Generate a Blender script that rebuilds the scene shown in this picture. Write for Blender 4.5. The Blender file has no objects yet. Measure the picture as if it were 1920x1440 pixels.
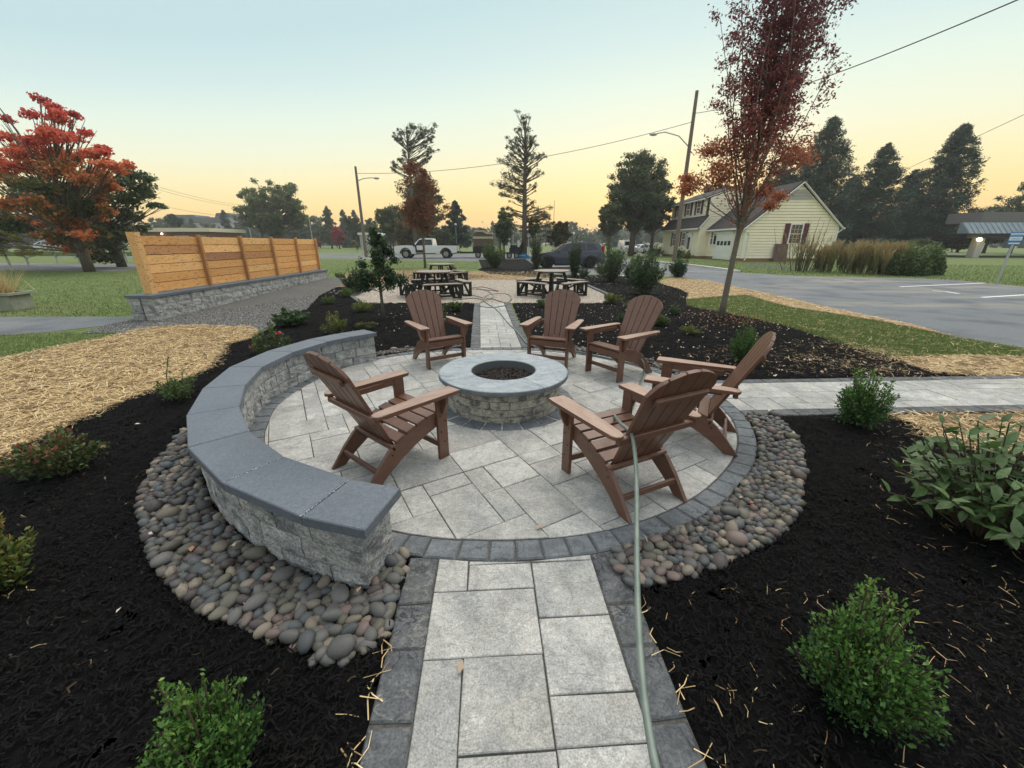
import bpy, bmesh, math, random
import numpy as np
from mathutils import Vector, Matrix
R = math.radians
rng = np.random.default_rng(7)
random.seed(7)
sc = bpy.context.scene
col = sc.collection

# ------------------------------------------------------------------ camera
CAM_H, FPX, PITCH = 1.6, 728.0, math.atan(264 / 728)
cam_data = bpy.data.cameras.new('camera'); cam = bpy.data.objects.new('camera', cam_data)
col.objects.link(cam); sc.camera = cam
cam_data.sensor_width = 36; cam_data.lens = FPX / 1920 * 36
cam_data.clip_start = 0.05; cam_data.clip_end = 3000
cam.location = (0, 0, CAM_H); cam.rotation_euler = (math.pi / 2 - PITCH, 0, 0)

# ------------------------------------------------------------------ sky, sun, exposure
SUN_EL, SUN_AZ = R(58), R(25)          # soft glow from beyond the picnic tables, to the right
world = bpy.data.worlds.new('World'); sc.world = world; world.use_nodes = True
wn, wl = world.node_tree.nodes, world.node_tree.links
wn.clear()
w_out = wn.new('ShaderNodeOutputWorld'); w_bg = wn.new('ShaderNodeBackground')
w_tc = wn.new('ShaderNodeTexCoord'); w_sep = wn.new('ShaderNodeSeparateXYZ')
w_sky = wn.new('ShaderNodeTexSky'); w_sky.sky_type = 'NISHITA'; w_sky.sun_disc = False
w_sky.sun_elevation = R(4); w_sky.sun_rotation = R(18)
w_ramp = wn.new('ShaderNodeValToRGB'); w_mr = wn.new('ShaderNodeMapRange')
w_mr.inputs['From Min'].default_value = -0.05; w_mr.inputs['From Max'].default_value = 1.0
wl.new(w_tc.outputs['Generated'], w_sep.inputs[0]); 
def wmath(op, a, b=None, v=None):
    n = wn.new('ShaderNodeMath'); n.operation = op; wl.new(a, n.inputs[0])
    if b is not None: wl.new(b, n.inputs[1])
    elif v is not None: n.inputs[1].default_value = v
    return n.outputs[0]
# the warm band narrows away from the sunset: stretch the height by 1 + (1 - cos azimuth)
w_hyp = wmath('SQRT', wmath('ADD', wmath('MULTIPLY', w_sep.outputs['X'], w_sep.outputs['X']), wmath('MULTIPLY', w_sep.outputs['Y'], w_sep.outputs['Y'])))
w_ax = wmath('ADD', wmath('MULTIPLY', w_sep.outputs['Y'], v=math.cos(R(20))), wmath('MULTIPLY', w_sep.outputs['X'], v=math.sin(R(20))))
w_cos = wmath('DIVIDE', w_ax, wmath('ADD', w_hyp, v=.0001))
w_k = wmath('SUBTRACT', w_cos, v=2.0); w_k = wmath('MULTIPLY', w_k, v=-1.0)
w_z = wmath('MULTIPLY', w_sep.outputs['Z'], w_k)
wl.new(w_z, w_mr.inputs['Value'])
wl.new(w_mr.outputs[0], w_ramp.inputs['Fac'])
def srgb(r, g, b, k=1.0):
    f = lambda c: (c / 12.92 if c <= .04045 else ((c + .055) / 1.055) ** 2.4)
    return (f(r / 255) * k, f(g / 255) * k, f(b / 255) * k, 1)
el = lambda d: (math.sin(R(d)) + .05) / 1.05
SK = .79
stops = [(0, srgb(200, 168, 120, SK)), (el(.5), srgb(246, 184, 104, SK)), (el(2), srgb(250, 196, 106, SK)), (el(5), srgb(247, 214, 138, SK)), (el(8.5), srgb(239, 224, 172, SK)), (el(12.5), srgb(227, 228, 200, SK)),
         (el(17), srgb(213, 226, 212, SK)), (el(21), srgb(197, 216, 213, SK)), (el(27), srgb(180, 205, 208, SK)), (el(45), srgb(180, 202, 212, SK)), (1, srgb(222, 230, 234, SK))]
cr = w_ramp.color_ramp
while len(cr.elements) < len(stops): cr.elements.new(.5)
for e, (p, c) in zip(cr.elements, stops): e.position = p; e.color = c
w_mix = wn.new('ShaderNodeMixRGB'); w_mix.blend_type = 'ADD'; w_mix.inputs[0].default_value = 1.0
w_sc = wn.new('ShaderNodeMixRGB'); w_sc.blend_type = 'MULTIPLY'; w_sc.inputs[0].default_value = 1.0
w_sc.inputs[2].default_value = (.004, .004, .005, 1)
wl.new(w_sky.outputs[0], w_sc.inputs[1]); wl.new(w_ramp.outputs[0], w_mix.inputs[1]); wl.new(w_sc.outputs[0], w_mix.inputs[2])
wl.new(w_mix.outputs[0], w_bg.inputs['Color']); w_bg.inputs['Strength'].default_value = 1.0
wl.new(w_bg.outputs[0], w_out.inputs['Surface'])
sun_d = bpy.data.lights.new('sun', 'SUN'); sun_d.energy = 1.8; sun_d.angle = R(60); sun_d.color = (1, .9, .78)
sun = bpy.data.objects.new('sun', sun_d); col.objects.link(sun)
sun_dir = Vector((math.sin(SUN_AZ) * math.cos(SUN_EL), math.cos(SUN_AZ) * math.cos(SUN_EL), math.sin(SUN_EL)))
sun.rotation_euler = sun_dir.to_track_quat('Z', 'Y').to_euler()
sc.view_settings.view_transform = 'Standard'; sc.view_settings.look = 'None'
sc.view_settings.exposure = 0.66; sc.view_settings.gamma = 1.0; sc.view_settings.use_curve_mapping = False
sc.cycles.max_bounces = 6; sc.cycles.transparent_max_bounces = 8

# ------------------------------------------------------------------ survey helpers: the photograph's pixels (1920 x 1440) to the flat ground
_s, _c = math.sin(PITCH), math.cos(PITCH)
def G(u, v, z=0.0):
    dv = v - 720; t = (CAM_H - z) / (FPX * _s + dv * _c)
    return ((u - 960) * t, (FPX * _c - dv * _s) * t)
def AT(u, v, Y):
    dv = v - 720; t = Y / (FPX * _c - dv * _s)
    return Vector(((u - 960) * t, Y, CAM_H - t * (FPX * _s + dv * _c)))
def GP(pts): return [G(*p) for p in pts]

# ------------------------------------------------------------------ scene-graph helpers
def tag(o, label=None, cat=None, group=None, kind=None):
    if label: o['label'] = label
    if cat: o['category'] = cat
    if group: o['group'] = group
    if kind: o['kind'] = kind
    return o
def thing(name, label, cat, loc=(0, 0, 0), rotz=0, group=None, scale=1):
    o = bpy.data.objects.new(name, None); col.objects.link(o)
    o.location = loc; o.rotation_euler = (0, 0, rotz); o.scale = (scale,) * 3; o.empty_display_size = .2
    return tag(o, label, cat, group)
def link(name, me, m=None, parent=None, loc=None, rot=None, scale=None):
    o = bpy.data.objects.new(name, me); col.objects.link(o)
    if m is not None and len(me.materials) == 0: me.materials.append(m)
    if parent: o.parent = parent
    if loc is not None: o.location = loc
    if rot is not None: o.rotation_euler = rot
    if scale is not None: o.scale = scale if hasattr(scale, '__len__') else (scale,) * 3
    return o
def copy_tree(o, loc=None, rotz=None, label=None, group=None, scale=None, kids=None):
    c = o.copy(); col.objects.link(c)
    if loc is not None: c.location = loc
    if rotz is not None: c.rotation_euler = (0, 0, rotz)
    if scale is not None: c.scale = scale if hasattr(scale, '__len__') else (scale,) * 3
    if label: c['label'] = label
    if group: c['group'] = group
    for ch in list(o.children):
        d = ch.copy(); col.objects.link(d); d.parent = c
        for g in list(ch.children):
            e = g.copy(); col.objects.link(e); e.parent = d
    return c
class MB:
    """collects solids, then becomes one mesh"""
    def __init__(s): s.b = bmesh.new()
    def prism(s, poly, z0, z1, M=None, ch=0.0):
        b = s.b; n = len(poly); M = M or Matrix()
        ring = lambda P, z: [b.verts.new(M @ Vector((x, y, z))) for x, y in P]
        lo = ring(poly, z0)
        if ch:
            cx = sum(p[0] for p in poly) / n; cy = sum(p[1] for p in poly) / n
            ins = inset(poly, ch)
            mid = ring(poly, z1 - ch); hi = ring(ins, z1)
            for k in range(n):
                j = (k + 1) % n
                b.faces.new((lo[k], lo[j], mid[j], mid[k])); b.faces.new((mid[k], mid[j], hi[j], hi[k]))
        else:
            hi = ring(poly, z1)
            for k in range(n):
                j = (k + 1) % n; b.faces.new((lo[k], lo[j], hi[j], hi[k]))
        b.faces.new(hi); b.faces.new(lo[::-1]); return s
    def box(s, x0, x1, y0, y1, z0, z1, M=None):
        return s.prism([(x0, y0), (x1, y0), (x1, y1), (x0, y1)], z0, z1, M)
    def cbox(s, c, d, rot=None):
        M = Matrix.Translation(c) @ (rot.to_matrix().to_4x4() if rot is not None else Matrix())
        return s.box(-d[0] / 2, d[0] / 2, -d[1] / 2, d[1] / 2, -d[2] / 2, d[2] / 2, M)
    def bar(s, a, b_, w, h, up=(0, 0, 1)):
        a = Vector(a); b_ = Vector(b_); z = (b_ - a).normalized(); x = Vector(up).cross(z)
        if x.length < 1e-4: x = Vector((1, 0, 0)).cross(z)
        x.normalize(); y = z.cross(x)
        M = Matrix.Translation(a) @ Matrix((x, y, z)).transposed().to_4x4()
        return s.box(-w / 2, w / 2, -h / 2, h / 2, 0, (b_ - a).length, M)
    def tube(s, pts, r, n=8, cap=True):
        b = s.b; pts = [Vector(p) for p in pts]; rings = []; x = None
        for i, p in enumerate(pts):
            t = (pts[min(i + 1, len(pts) - 1)] - pts[max(i - 1, 0)])
            t = t.normalized() if t.length > 1e-9 else Vector((0, 0, 1))
            x = (x - t * x.dot(t)) if x is not None else t.orthogonal()
            x = x.normalized() if x.length > 1e-6 else t.orthogonal().normalized()
            y = t.cross(x); rr = r[i] if hasattr(r, '__len__') else r
            rings.append([b.verts.new(p + (x * math.cos(a) + y * math.sin(a)) * rr) for a in (2 * math.pi * k / n for k in range(n))])
        for A, B in zip(rings, rings[1:]):
            for k in range(n): b.faces.new((A[k], A[(k + 1) % n], B[(k + 1) % n], B[k]))
        if cap: b.faces.new(rings[0][::-1]); b.faces.new(rings[-1])
        return s
    def lathe(s, prof, n=32, M=None, cap=True):
        b = s.b; M = M or Matrix(); rings = []
        for r, z in prof: rings.append([b.verts.new(M @ Vector((r * math.cos(2 * math.pi * k / n), r * math.sin(2 * math.pi * k / n), z))) for k in range(n)])
        for A, B in zip(rings, rings[1:]):
            for k in range(n): b.faces.new((A[k], A[(k + 1) % n], B[(k + 1) % n], B[k]))
        if cap: b.faces.new(rings[0][::-1]); b.faces.new(rings[-1])
        return s
    def ico(s, c, r, sub=1, sq=(1, 1, 1)):
        M = Matrix.Translation(c) @ Matrix.Diagonal((sq[0], sq[1], sq[2], 1))
        bmesh.ops.create_icosphere(s.b, subdivisions=sub, radius=r, matrix=M); return s
    def face(s, pts): s.b.faces.new([s.b.verts.new(Vector(p)) for p in pts]); return s
    def mesh(s, name, bev=0, seg=1, smooth=False):
        if bev: bmesh.ops.bevel(s.b, geom=s.b.edges[:], offset=bev, segments=seg, profile=.7, affect='EDGES', clamp_overlap=True)
        bmesh.ops.recalc_face_normals(s.b, faces=s.b.faces[:])
        me = bpy.data.meshes.new(name); s.b.to_mesh(me); s.b.free()
        if smooth: me.shade_smooth()
        return me
    def obj(s, name, m, parent=None, bev=0, seg=1, smooth=False, loc=None, rot=None):
        return link(name, s.mesh(name, bev, seg, smooth), m, parent, loc, rot)
def inset(poly, d):
    n = len(poly); out = []
    area = sum(poly[i][0] * poly[(i + 1) % n][1] - poly[(i + 1) % n][0] * poly[i][1] for i in range(n))
    sg = 1 if area > 0 else -1
    for i in range(n):
        p0, p1, p2 = Vector(poly[i - 1]), Vector(poly[i]), Vector(poly[(i + 1) % n])
        a = (p1 - p0).normalized(); b = (p2 - p1).normalized()
        na = Vector((-a.y, a.x)) * sg; nb = Vector((-b.y, b.x)) * sg; m = na + nb
        k = d / max(.35, (1 + na.dot(nb)) ) if m.length > 1e-6 else d
        q = p1 + m * k; out.append((q.x, q.y))
    return out
def centroid(poly): return (sum(p[0] for p in poly) / len(poly), sum(p[1] for p in poly) / len(poly))
def piece(name, poly, z0, z1, m, parent, ch=.006, wob=0.0, label=None, tilt=0):
    """a paver or slab: its own object, origin at its centre"""
    if wob: poly = [(x + random.uniform(-wob, wob), y + random.uniform(-wob, wob)) for x, y in poly]
    c = centroid(poly); P = [(x - c[0], y - c[1]) for x, y in poly]
    o = link(name, MB().prism(P, z0, z1, ch=ch).mesh(name), m, parent, (c[0], c[1], random.uniform(-.002, .002)))
    if tilt: o.rotation_euler = (random.uniform(-tilt, tilt), random.uniform(-tilt, tilt), 0)
    if label: o['label'] = label
    return o
def clip(poly, conv, keep_in=True):
    """Sutherland-Hodgman against a convex counter-clockwise polygon"""
    out = poly
    for i in range(len(conv)):
        a, b = conv[i], conv[(i + 1) % len(conv)]; src, out = out, []
        side = lambda p: (b[0] - a[0]) * (p[1] - a[1]) - (b[1] - a[1]) * (p[0] - a[0])
        for k in range(len(src)):
            p, q = src[k], src[(k + 1) % len(src)]; sp, sq = side(p), side(q)
            if sp >= 0: out.append(p)
            if (sp >= 0) != (sq >= 0):
                t = sp / (sp - sq); out.append((p[0] + t * (q[0] - p[0]), p[1] + t * (q[1] - p[1])))
        if not out: return []
    res = []
    for p in out:
        if not res or math.hypot(p[0] - res[-1][0], p[1] - res[-1][1]) > .012: res.append(p)
    while len(res) > 2 and math.hypot(res[0][0] - res[-1][0], res[0][1] - res[-1][1]) < .012: res.pop()
    return res
def parea(poly): return abs(sum(poly[i][0] * poly[(i + 1) % len(poly)][1] - poly[(i + 1) % len(poly)][0] * poly[i][1] for i in range(len(poly)))) / 2
def inpoly(X, Y, poly):
    r = np.zeros(X.shape, bool); n = len(poly)
    for i in range(n):
        x0, y0 = poly[i]; x1, y1 = poly[(i + 1) % n]
        c = ((y0 > Y) != (y1 > Y)) & (X < (x1 - x0) * (Y - y0) / ((y1 - y0) + 1e-12) + x0); r ^= c
    return r
def sample(poly, n, near=4.0, excl=(), power=2.0, over=30):
    """random points in a polygon, thinning out with distance as they would get too small to see"""
    P = np.array(poly); lo, hi = P.min(0), P.max(0); got = []; have = 0
    for _ in range(over):
        X = rng.uniform(lo[0], hi[0], n * 2); Y = rng.uniform(lo[1], hi[1], n * 2)
        k = inpoly(X, Y, poly)
        for e in excl: k &= ~inpoly(X, Y, e)
        d = np.hypot(X, Y); k &= rng.random(len(X)) < np.minimum(1, (near / np.maximum(d, .5)) ** power)
        got.append(np.stack([X[k], Y[k]], 1)); have += k.sum()
        if have >= n: break
    return np.concatenate(got)[:n]
def npmesh(name, V, F, var=None, smooth=False):
    me = bpy.data.meshes.new(name); V = np.asarray(V, np.float32).reshape(-1, 3); F = np.asarray(F, np.int32); k = F.shape[1]
    me.vertices.add(len(V)); me.vertices.foreach_set('co', V.ravel())
    me.loops.add(F.size); me.loops.foreach_set('vertex_index', F.ravel())
    me.polygons.add(len(F)); me.polygons.foreach_set('loop_start', np.arange(0, F.size, k, dtype=np.int32))
    me.polygons.foreach_set('loop_total', np.full(len(F), k, np.int32))
    if smooth: me.polygons.foreach_set('use_smooth', np.ones(len(F), bool))
    me.update(calc_edges=True)
    if var is not None:
        a = me.attributes.new('var', 'FLOAT', 'FACE'); a.data.foreach_set('value', np.asarray(var, np.float32))
    return me
def leafmesh(name, C, size, var, aspect=.5, up=.35, droop=0.0, out=None, jit=.35):
    """many small pointed leaves round the points C"""
    n = len(C); D = rng.normal(size=(n, 3)); D[:, 2] *= .7
    if out is not None: D = D * .8 + out * 1.0
    D[:, 2] -= droop; D /= np.linalg.norm(D, axis=1)[:, None] + 1e-9
    U = rng.normal(size=(n, 3)); U[:, 2] += up * 2
    S = np.cross(D, U); S /= np.linalg.norm(S, axis=1)[:, None] + 1e-9
    L = size * (1 + rng.uniform(-jit, jit, n))[:, None]; W = L * aspect * .5
    N = np.cross(S, D) * L * .12
    V = np.stack([C - D * L * .5, C + S * W + N, C + D * L * .5, C - S * W + N], 1).reshape(-1, 3)
    return npmesh(name, V, np.arange(4 * n).reshape(-1, 4), var)
def strands(name, P, z, length, width, var, tilt=.12, bend=.25, ang=None, curl=0):
    """flat bent ribbons lying about: straw, grass clippings, mulch shreds"""
    n = len(P); a = rng.uniform(0, 2 * np.pi, n) if ang is None else ang
    L = length * rng.uniform(.45, 1.3, n); e = rng.normal(0, tilt, n); w = width * rng.uniform(.6, 1.3, n)
    d = np.stack([np.cos(a), np.sin(a)], 1); s = np.stack([-np.sin(a), np.cos(a)], 1)
    z0 = z + np.abs(rng.normal(0, .006, n)); rows = []
    b1 = rng.normal(0, bend, n) * L * .5
    for k, f in enumerate((-.5, 0, .5)):
        c = P + d * (f * L)[:, None] + s * (b1 * (0 if k != 1 else 1))[:, None]
        zz = np.maximum(z0 + f * L * e + (0.003 if k == 1 else 0), z * .6 + .002)
        roll = rng.normal(0, .35, n) * w
        for q in (-.5, .5):
            rows.append(np.concatenate([c + s * (q * w)[:, None], (zz + q * roll)[:, None]], 1))
    V = np.stack(rows, 1).reshape(-1, 3); i = np.arange(n)[:, None] * 6
    F = np.concatenate([i + np.array([[0, 2, 3, 1]]), i + np.array([[2, 4, 5, 3]])], 1).reshape(-1, 4)
    return npmesh(name, V, F, np.repeat(var, 2))
def blades(name, P, z, h, w, var):
    n = len(P); a = rng.uniform(0, 2 * np.pi, n); H = h * rng.uniform(.5, 1.3, n); W = w * rng.uniform(.7, 1.3, n)
    l = rng.normal(0, .45, (n, 2)) * H[:, None]; d = np.stack([np.cos(a), np.sin(a)], 1) * W[:, None] / 2
    b0 = np.concatenate([P - d, np.full((n, 1), z)], 1); b1 = np.concatenate([P + d, np.full((n, 1), z)], 1)
    t = np.concatenate([P + l, (z + H)[:, None]], 1)
    return npmesh(name, np.stack([b0, b1, t], 1), np.arange(3 * n).reshape(-1, 3), var)
from mathutils import noise as mnoise
def field(X, Y, s, seed=0, octs=3):
    """cheap smooth noise from summed sines"""
    r = np.random.default_rng(seed); v = np.zeros_like(X); a = 1
    for o in range(octs):
        for _ in range(4):
            t = r.uniform(0, 2 * np.pi); ph = r.uniform(0, 6.28); k = 2 * np.pi / s * (2 ** o) * r.uniform(.7, 1.3)
            v += a * np.sin((X * np.cos(t) + Y * np.sin(t)) * k + ph) * .5
        a *= .5
    return v

# ------------------------------------------------------------------ materials
def mat(name, cols, scale=5, detail=6, rough=.8, bump=0, bscale=None, src='noise', rnd=0, metal=0, spec=.3,
        stretch=None, trans=0, dist=0, rough_in=.6, emit=0, bdist=.01, hv=0, coat=0, world=False):
    m = bpy.data.materials.new(name); m.use_nodes = True; nt = m.node_tree; N, L = nt.nodes, nt.links
    bs = N['Principled BSDF']; out = N['Material Output']
    bs.inputs['Roughness'].default_value = rough; bs.inputs['Metallic'].default_value = metal
    bs.inputs['Specular IOR Level'].default_value = spec; bs.inputs['Coat Weight'].default_value = coat
    if not isinstance(cols, list):
        cols = [(0, cols), (1, cols)]
    tc = N.new('ShaderNodeTexCoord'); co = tc.outputs['Object']
    if world:
        g = N.new('ShaderNodeNewGeometry'); co = g.outputs['Position']
    oi = N.new('ShaderNodeObjectInfo')
    if rnd or hv:
        ad = N.new('ShaderNodeVectorMath'); ad.operation = 'MULTIPLY_ADD'
        ad.inputs[1].default_value = (1, 1, 1); cb = N.new('ShaderNodeCombineXYZ')
        mu = N.new('ShaderNodeMath'); mu.operation = 'MULTIPLY'; mu.inputs[1].default_value = 37.0
        L.new(oi.outputs['Random'], mu.inputs[0]); L.new(mu.outputs[0], cb.inputs[0]); L.new(mu.outputs[0], cb.inputs[1])
        L.new(co, ad.inputs[0]); L.new(cb.outputs[0], ad.inputs[2]); co = ad.outputs[0]
    if stretch:
        mp = N.new('ShaderNodeMapping'); mp.inputs['Scale'].default_value = stretch; L.new(co, mp.inputs[0]); co = mp.outputs[0]
    if src == 'attr':
        at = N.new('ShaderNodeAttribute'); at.attribute_name = 'var'; fac = at.outputs['Fac']
    elif src == 'rand': fac = oi.outputs['Random']
    else:
        nz = N.new('ShaderNodeTexNoise'); nz.inputs['Scale'].default_value = scale; nz.inputs['Detail'].default_value = detail
        nz.inputs['Roughness'].default_value = rough_in; nz.inputs['Distortion'].default_value = dist
        L.new(co, nz.inputs['Vector']); fac = nz.outputs['Fac']
    rp = N.new('ShaderNodeValToRGB'); r = rp.color_ramp
    while len(r.elements) < len(cols): r.elements.new(.5)
    for e, (p, c) in zip(r.elements, cols): e.position = p; e.color = (c[0], c[1], c[2], 1)
    L.new(fac, rp.inputs['Fac']); cout = rp.outputs['Color']
    if hv:
        hs = N.new('ShaderNodeHueSaturation'); mr = N.new('ShaderNodeMapRange')
        mr.inputs['To Min'].default_value = 1 - hv; mr.inputs['To Max'].default_value = 1 + hv
        L.new(oi.outputs['Random'], mr.inputs['Value']); L.new(mr.outputs[0], hs.inputs['Value']); L.new(cout, hs.inputs['Color']); cout = hs.outputs['Color']
    L.new(cout, bs.inputs['Base Color'])
    if bump:
        b = N.new('ShaderNodeBump'); b.inputs['Strength'].default_value = bump; b.inputs['Distance'].default_value = bdist
        n2 = N.new('ShaderNodeTexNoise'); n2.inputs['Scale'].default_value = bscale or scale * 3; n2.inputs['Detail'].default_value = 8
        n2.inputs['Roughness'].default_value = .65
        L.new(co, n2.inputs['Vector']); L.new(n2.outputs['Fac'], b.inputs['Height']); L.new(b.outputs['Normal'], bs.inputs['Normal'])
    if trans:
        tr = N.new('ShaderNodeBsdfTranslucent'); L.new(cout, tr.inputs['Color']); mx = N.new('ShaderNodeMixShader')
        mx.inputs[0].default_value = trans; L.new(bs.outputs[0], mx.inputs[1]); L.new(tr.outputs[0], mx.inputs[2]); L.new(mx.outputs[0], out.inputs['Surface'])
    if emit:
        bs.inputs['Emission Color'].default_value = (*cols[0][1][:3], 1); bs.inputs['Emission Strength'].default_value = emit
    m['_c'] = 1
    return m
def layer2(m, c2, scale, lo=.5, hi=.7, detail=5, amount=1.0, stretch=None):
    """lay stains or patches of a second colour over a material"""
    nt = m.node_tree; N, L = nt.nodes, nt.links; bs = N['Principled BSDF']
    src = bs.inputs['Base Color'].links[0].from_socket
    nz = N.new('ShaderNodeTexNoise'); nz.inputs['Scale'].default_value = scale; nz.inputs['Detail'].default_value = detail
    base = [n for n in N if n.type == 'TEX_NOISE' and n is not nz]
    if base and base[0].inputs['Vector'].links: cv = base[0].inputs['Vector'].links[0].from_socket
    else: cv = [n for n in N if n.type == 'TEX_COORD'][0].outputs['Object']
    if stretch:
        mp = N.new('ShaderNodeMapping'); mp.inputs['Scale'].default_value = stretch; L.new(cv, mp.inputs[0]); cv = mp.outputs[0]
    L.new(cv, nz.inputs['Vector'])
    mr = N.new('ShaderNodeMapRange'); mr.inputs['From Min'].default_value = lo; mr.inputs['From Max'].default_value = hi
    mr.inputs['To Max'].default_value = amount
    L.new(nz.outputs['Fac'], mr.inputs['Value']); mx = N.new('ShaderNodeMixRGB'); L.new(mr.outputs[0], mx.inputs[0])
    L.new(src, mx.inputs[1]); mx.inputs[2].default_value = (*c2[:3], 1); L.new(mx.outputs[0], bs.inputs['Base Color'])
    return m
def grit(m, scale, amt=.35, detail=3):
    """fine speckle multiplied into the colour"""
    nt = m.node_tree; N, L = nt.nodes, nt.links; bs = N['Principled BSDF']; src = bs.inputs['Base Color'].links[0].from_socket
    base = [n for n in N if n.type == 'TEX_NOISE' and n.inputs['Vector'].links]
    cv = base[0].inputs['Vector'].links[0].from_socket if base else [n for n in N if n.type == 'TEX_COORD'][0].outputs['Object']
    nz = N.new('ShaderNodeTexNoise'); nz.inputs['Scale'].default_value = scale; nz.inputs['Detail'].default_value = detail; nz.inputs['Roughness'].default_value = .7; L.new(cv, nz.inputs['Vector'])
    mr = N.new('ShaderNodeMapRange'); mr.inputs['From Min'].default_value = .3; mr.inputs['From Max'].default_value = .7; mr.inputs['To Min'].default_value = 1 - amt; mr.inputs['To Max'].default_value = 1 + amt * .6
    L.new(nz.outputs['Fac'], mr.inputs['Value']); mx = N.new('ShaderNodeVectorMath'); mx.operation = 'SCALE'; L.new(src, mx.inputs[0]); L.new(mr.outputs[0], mx.inputs['Scale']); L.new(mx.outputs[0], bs.inputs['Base Color'])
    return m
def veins(m, c2, scale, width=.02, amount=.6, distort=1.5, stretch=(1, 1, 1)):
    """thin irregular cleft lines where a distorted noise crosses its middle"""
    nt = m.node_tree; N, L = nt.nodes, nt.links; bs = N['Principled BSDF']; src = bs.inputs['Base Color'].links[0].from_socket
    base = [n for n in N if n.type == 'TEX_NOISE' and n.inputs['Vector'].links]; cv = base[0].inputs['Vector'].links[0].from_socket
    mp = N.new('ShaderNodeMapping'); mp.inputs['Scale'].default_value = stretch; mp.inputs['Rotation'].default_value = (0, 0, .6); L.new(cv, mp.inputs[0])
    nz = N.new('ShaderNodeTexNoise'); nz.inputs['Scale'].default_value = scale; nz.inputs['Detail'].default_value = 7; nz.inputs['Distortion'].default_value = distort; L.new(mp.outputs[0], nz.inputs['Vector'])
    s1 = N.new('ShaderNodeMath'); s1.operation = 'SUBTRACT'; s1.inputs[1].default_value = .5; L.new(nz.outputs['Fac'], s1.inputs[0])
    ab = N.new('ShaderNodeMath'); ab.operation = 'ABSOLUTE'; L.new(s1.outputs[0], ab.inputs[0])
    mr = N.new('ShaderNodeMapRange'); mr.inputs['From Min'].default_value = 0; mr.inputs['From Max'].default_value = width; mr.inputs['To Min'].default_value = amount; mr.inputs['To Max'].default_value = 0
    L.new(ab.outputs[0], mr.inputs['Value'])
    n3 = N.new('ShaderNodeTexNoise'); n3.inputs['Scale'].default_value = scale * .8; L.new(cv, n3.inputs['Vector']); m3 = N.new('ShaderNodeMapRange'); m3.inputs['From Min'].default_value = .45; m3.inputs['From Max'].default_value = .6; L.new(n3.outputs['Fac'], m3.inputs['Value'])
    mu = N.new('ShaderNodeMath'); mu.operation = 'MULTIPLY'; L.new(mr.outputs[0], mu.inputs[0]); L.new(m3.outputs[0], mu.inputs[1])
    mx = N.new('ShaderNodeMixRGB'); L.new(mu.outputs[0], mx.inputs[0]); L.new(src, mx.inputs[1]); mx.inputs[2].default_value = (*c2, 1); L.new(mx.outputs[0], bs.inputs['Base Color'])
    # cut the clefts into the relief as well
    for bn in [n for n in N if n.type == 'BUMP']:
        b2 = N.new('ShaderNodeBump'); b2.inputs['Distance'].default_value = .006; b2.inputs['Strength'].default_value = .8; b2.invert = True; L.new(mu.outputs[0], b2.inputs['Height']); L.new(bn.outputs['Normal'], b2.inputs['Normal']); L.new(b2.outputs['Normal'], bs.inputs['Normal']); break
    return m
K = {}
K['slab'] = layer2(mat('pale concrete slab', [(.3, (.305, .305, .293)), (.5, (.415, .412, .392)), (.7, (.5, .49, .46))], 5, 8, .75, .55, 14, rnd=1, hv=.15, dist=.6, bdist=.012), (.24, .25, .26), 3.2, .5, .72, amount=.55)
layer2(K['slab'], (.5, .47, .4), 2.3, .58, .74, amount=.55)
K['border'] = layer2(mat('dark charcoal paver', [(.3, (.07, .076, .085)), (.7, (.135, .142, .15))], 7, 8, .75, .8, 10, rnd=1, hv=.14, dist=1.2, bdist=.015), (.17, .168, .158), 3, .55, .75, amount=.6)
K['ring'] = mat('blue grey ring paver', [(.3, (.1, .112, .125)), (.7, (.165, .18, .195))], 8, 8, .72, .6, 20, rnd=1, hv=.12, dist=.4)
K['cap'] = layer2(mat('slate grey cap stone', [(.35, (.105, .125, .155)), (.65, (.135, .155, .185))], 40, 6, .6, .35, 90, rnd=1, hv=.05, spec=.4, bdist=.004), (.085, .1, .125), 2.2, .45, .75, amount=.6)
K['block'] = layer2(mat('split face concrete block', [(.3, (.25, .255, .26)), (.5, (.4, .4, .39)), (.7, (.53, .52, .49))], 9, 10, .9, 1.0, 30, rnd=1, hv=.1, dist=.8, bdist=.02), (.13, .14, .155), 6, .5, .66, detail=8, amount=.8)
K['pitblock'] = layer2(mat('weathered buff wall block', [(.3, (.3, .285, .24)), (.5, (.42, .4, .33)), (.7, (.53, .5, .42))], 10, 10, .9, 1.0, 32, rnd=1, hv=.1, dist=.8, bdist=.02), (.12, .12, .125), 9, .48, .62, detail=8, amount=.85)
K['pitcap'] = layer2(mat('pale blue grey hearth cap', [(.3, (.2, .235, .27)), (.7, (.33, .365, .39))], 6, 8, .6, .4, 14, rnd=1, dist=1.5, spec=.4, bdist=.008), (.43, .45, .46), 4, .5, .75, amount=.5, stretch=(1, 3, 1))
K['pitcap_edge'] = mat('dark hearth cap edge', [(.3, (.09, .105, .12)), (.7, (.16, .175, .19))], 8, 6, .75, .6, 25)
K['joint'] = mat('dark joint sand', [(.3, (.05, .048, .043)), (.7, (.11, .105, .092))], 60, 4, .95, .5, 150)
layer2(K['slab'], (.3, .295, .28), 11, .52, .62, detail=10, amount=.5)
veins(K['slab'], (.17, .18, .19), 4, .02, .55, 1.2, (1, 2.2, 1)); veins(K['slab'], (.55, .54, .5), 5, .015, .5, 1.6, (1, 1.8, 1)); grit(K['slab'], 130, .42); grit(K['slab'], 38, .22)
veins(K['border'], (.26, .25, .22), 6, .03, .6, 1.6); veins(K['border'], (.03, .03, .035), 7, .03, .7, 1.6); grit(K['border'], 110, .45); grit(K['border'], 30, .3)
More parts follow.
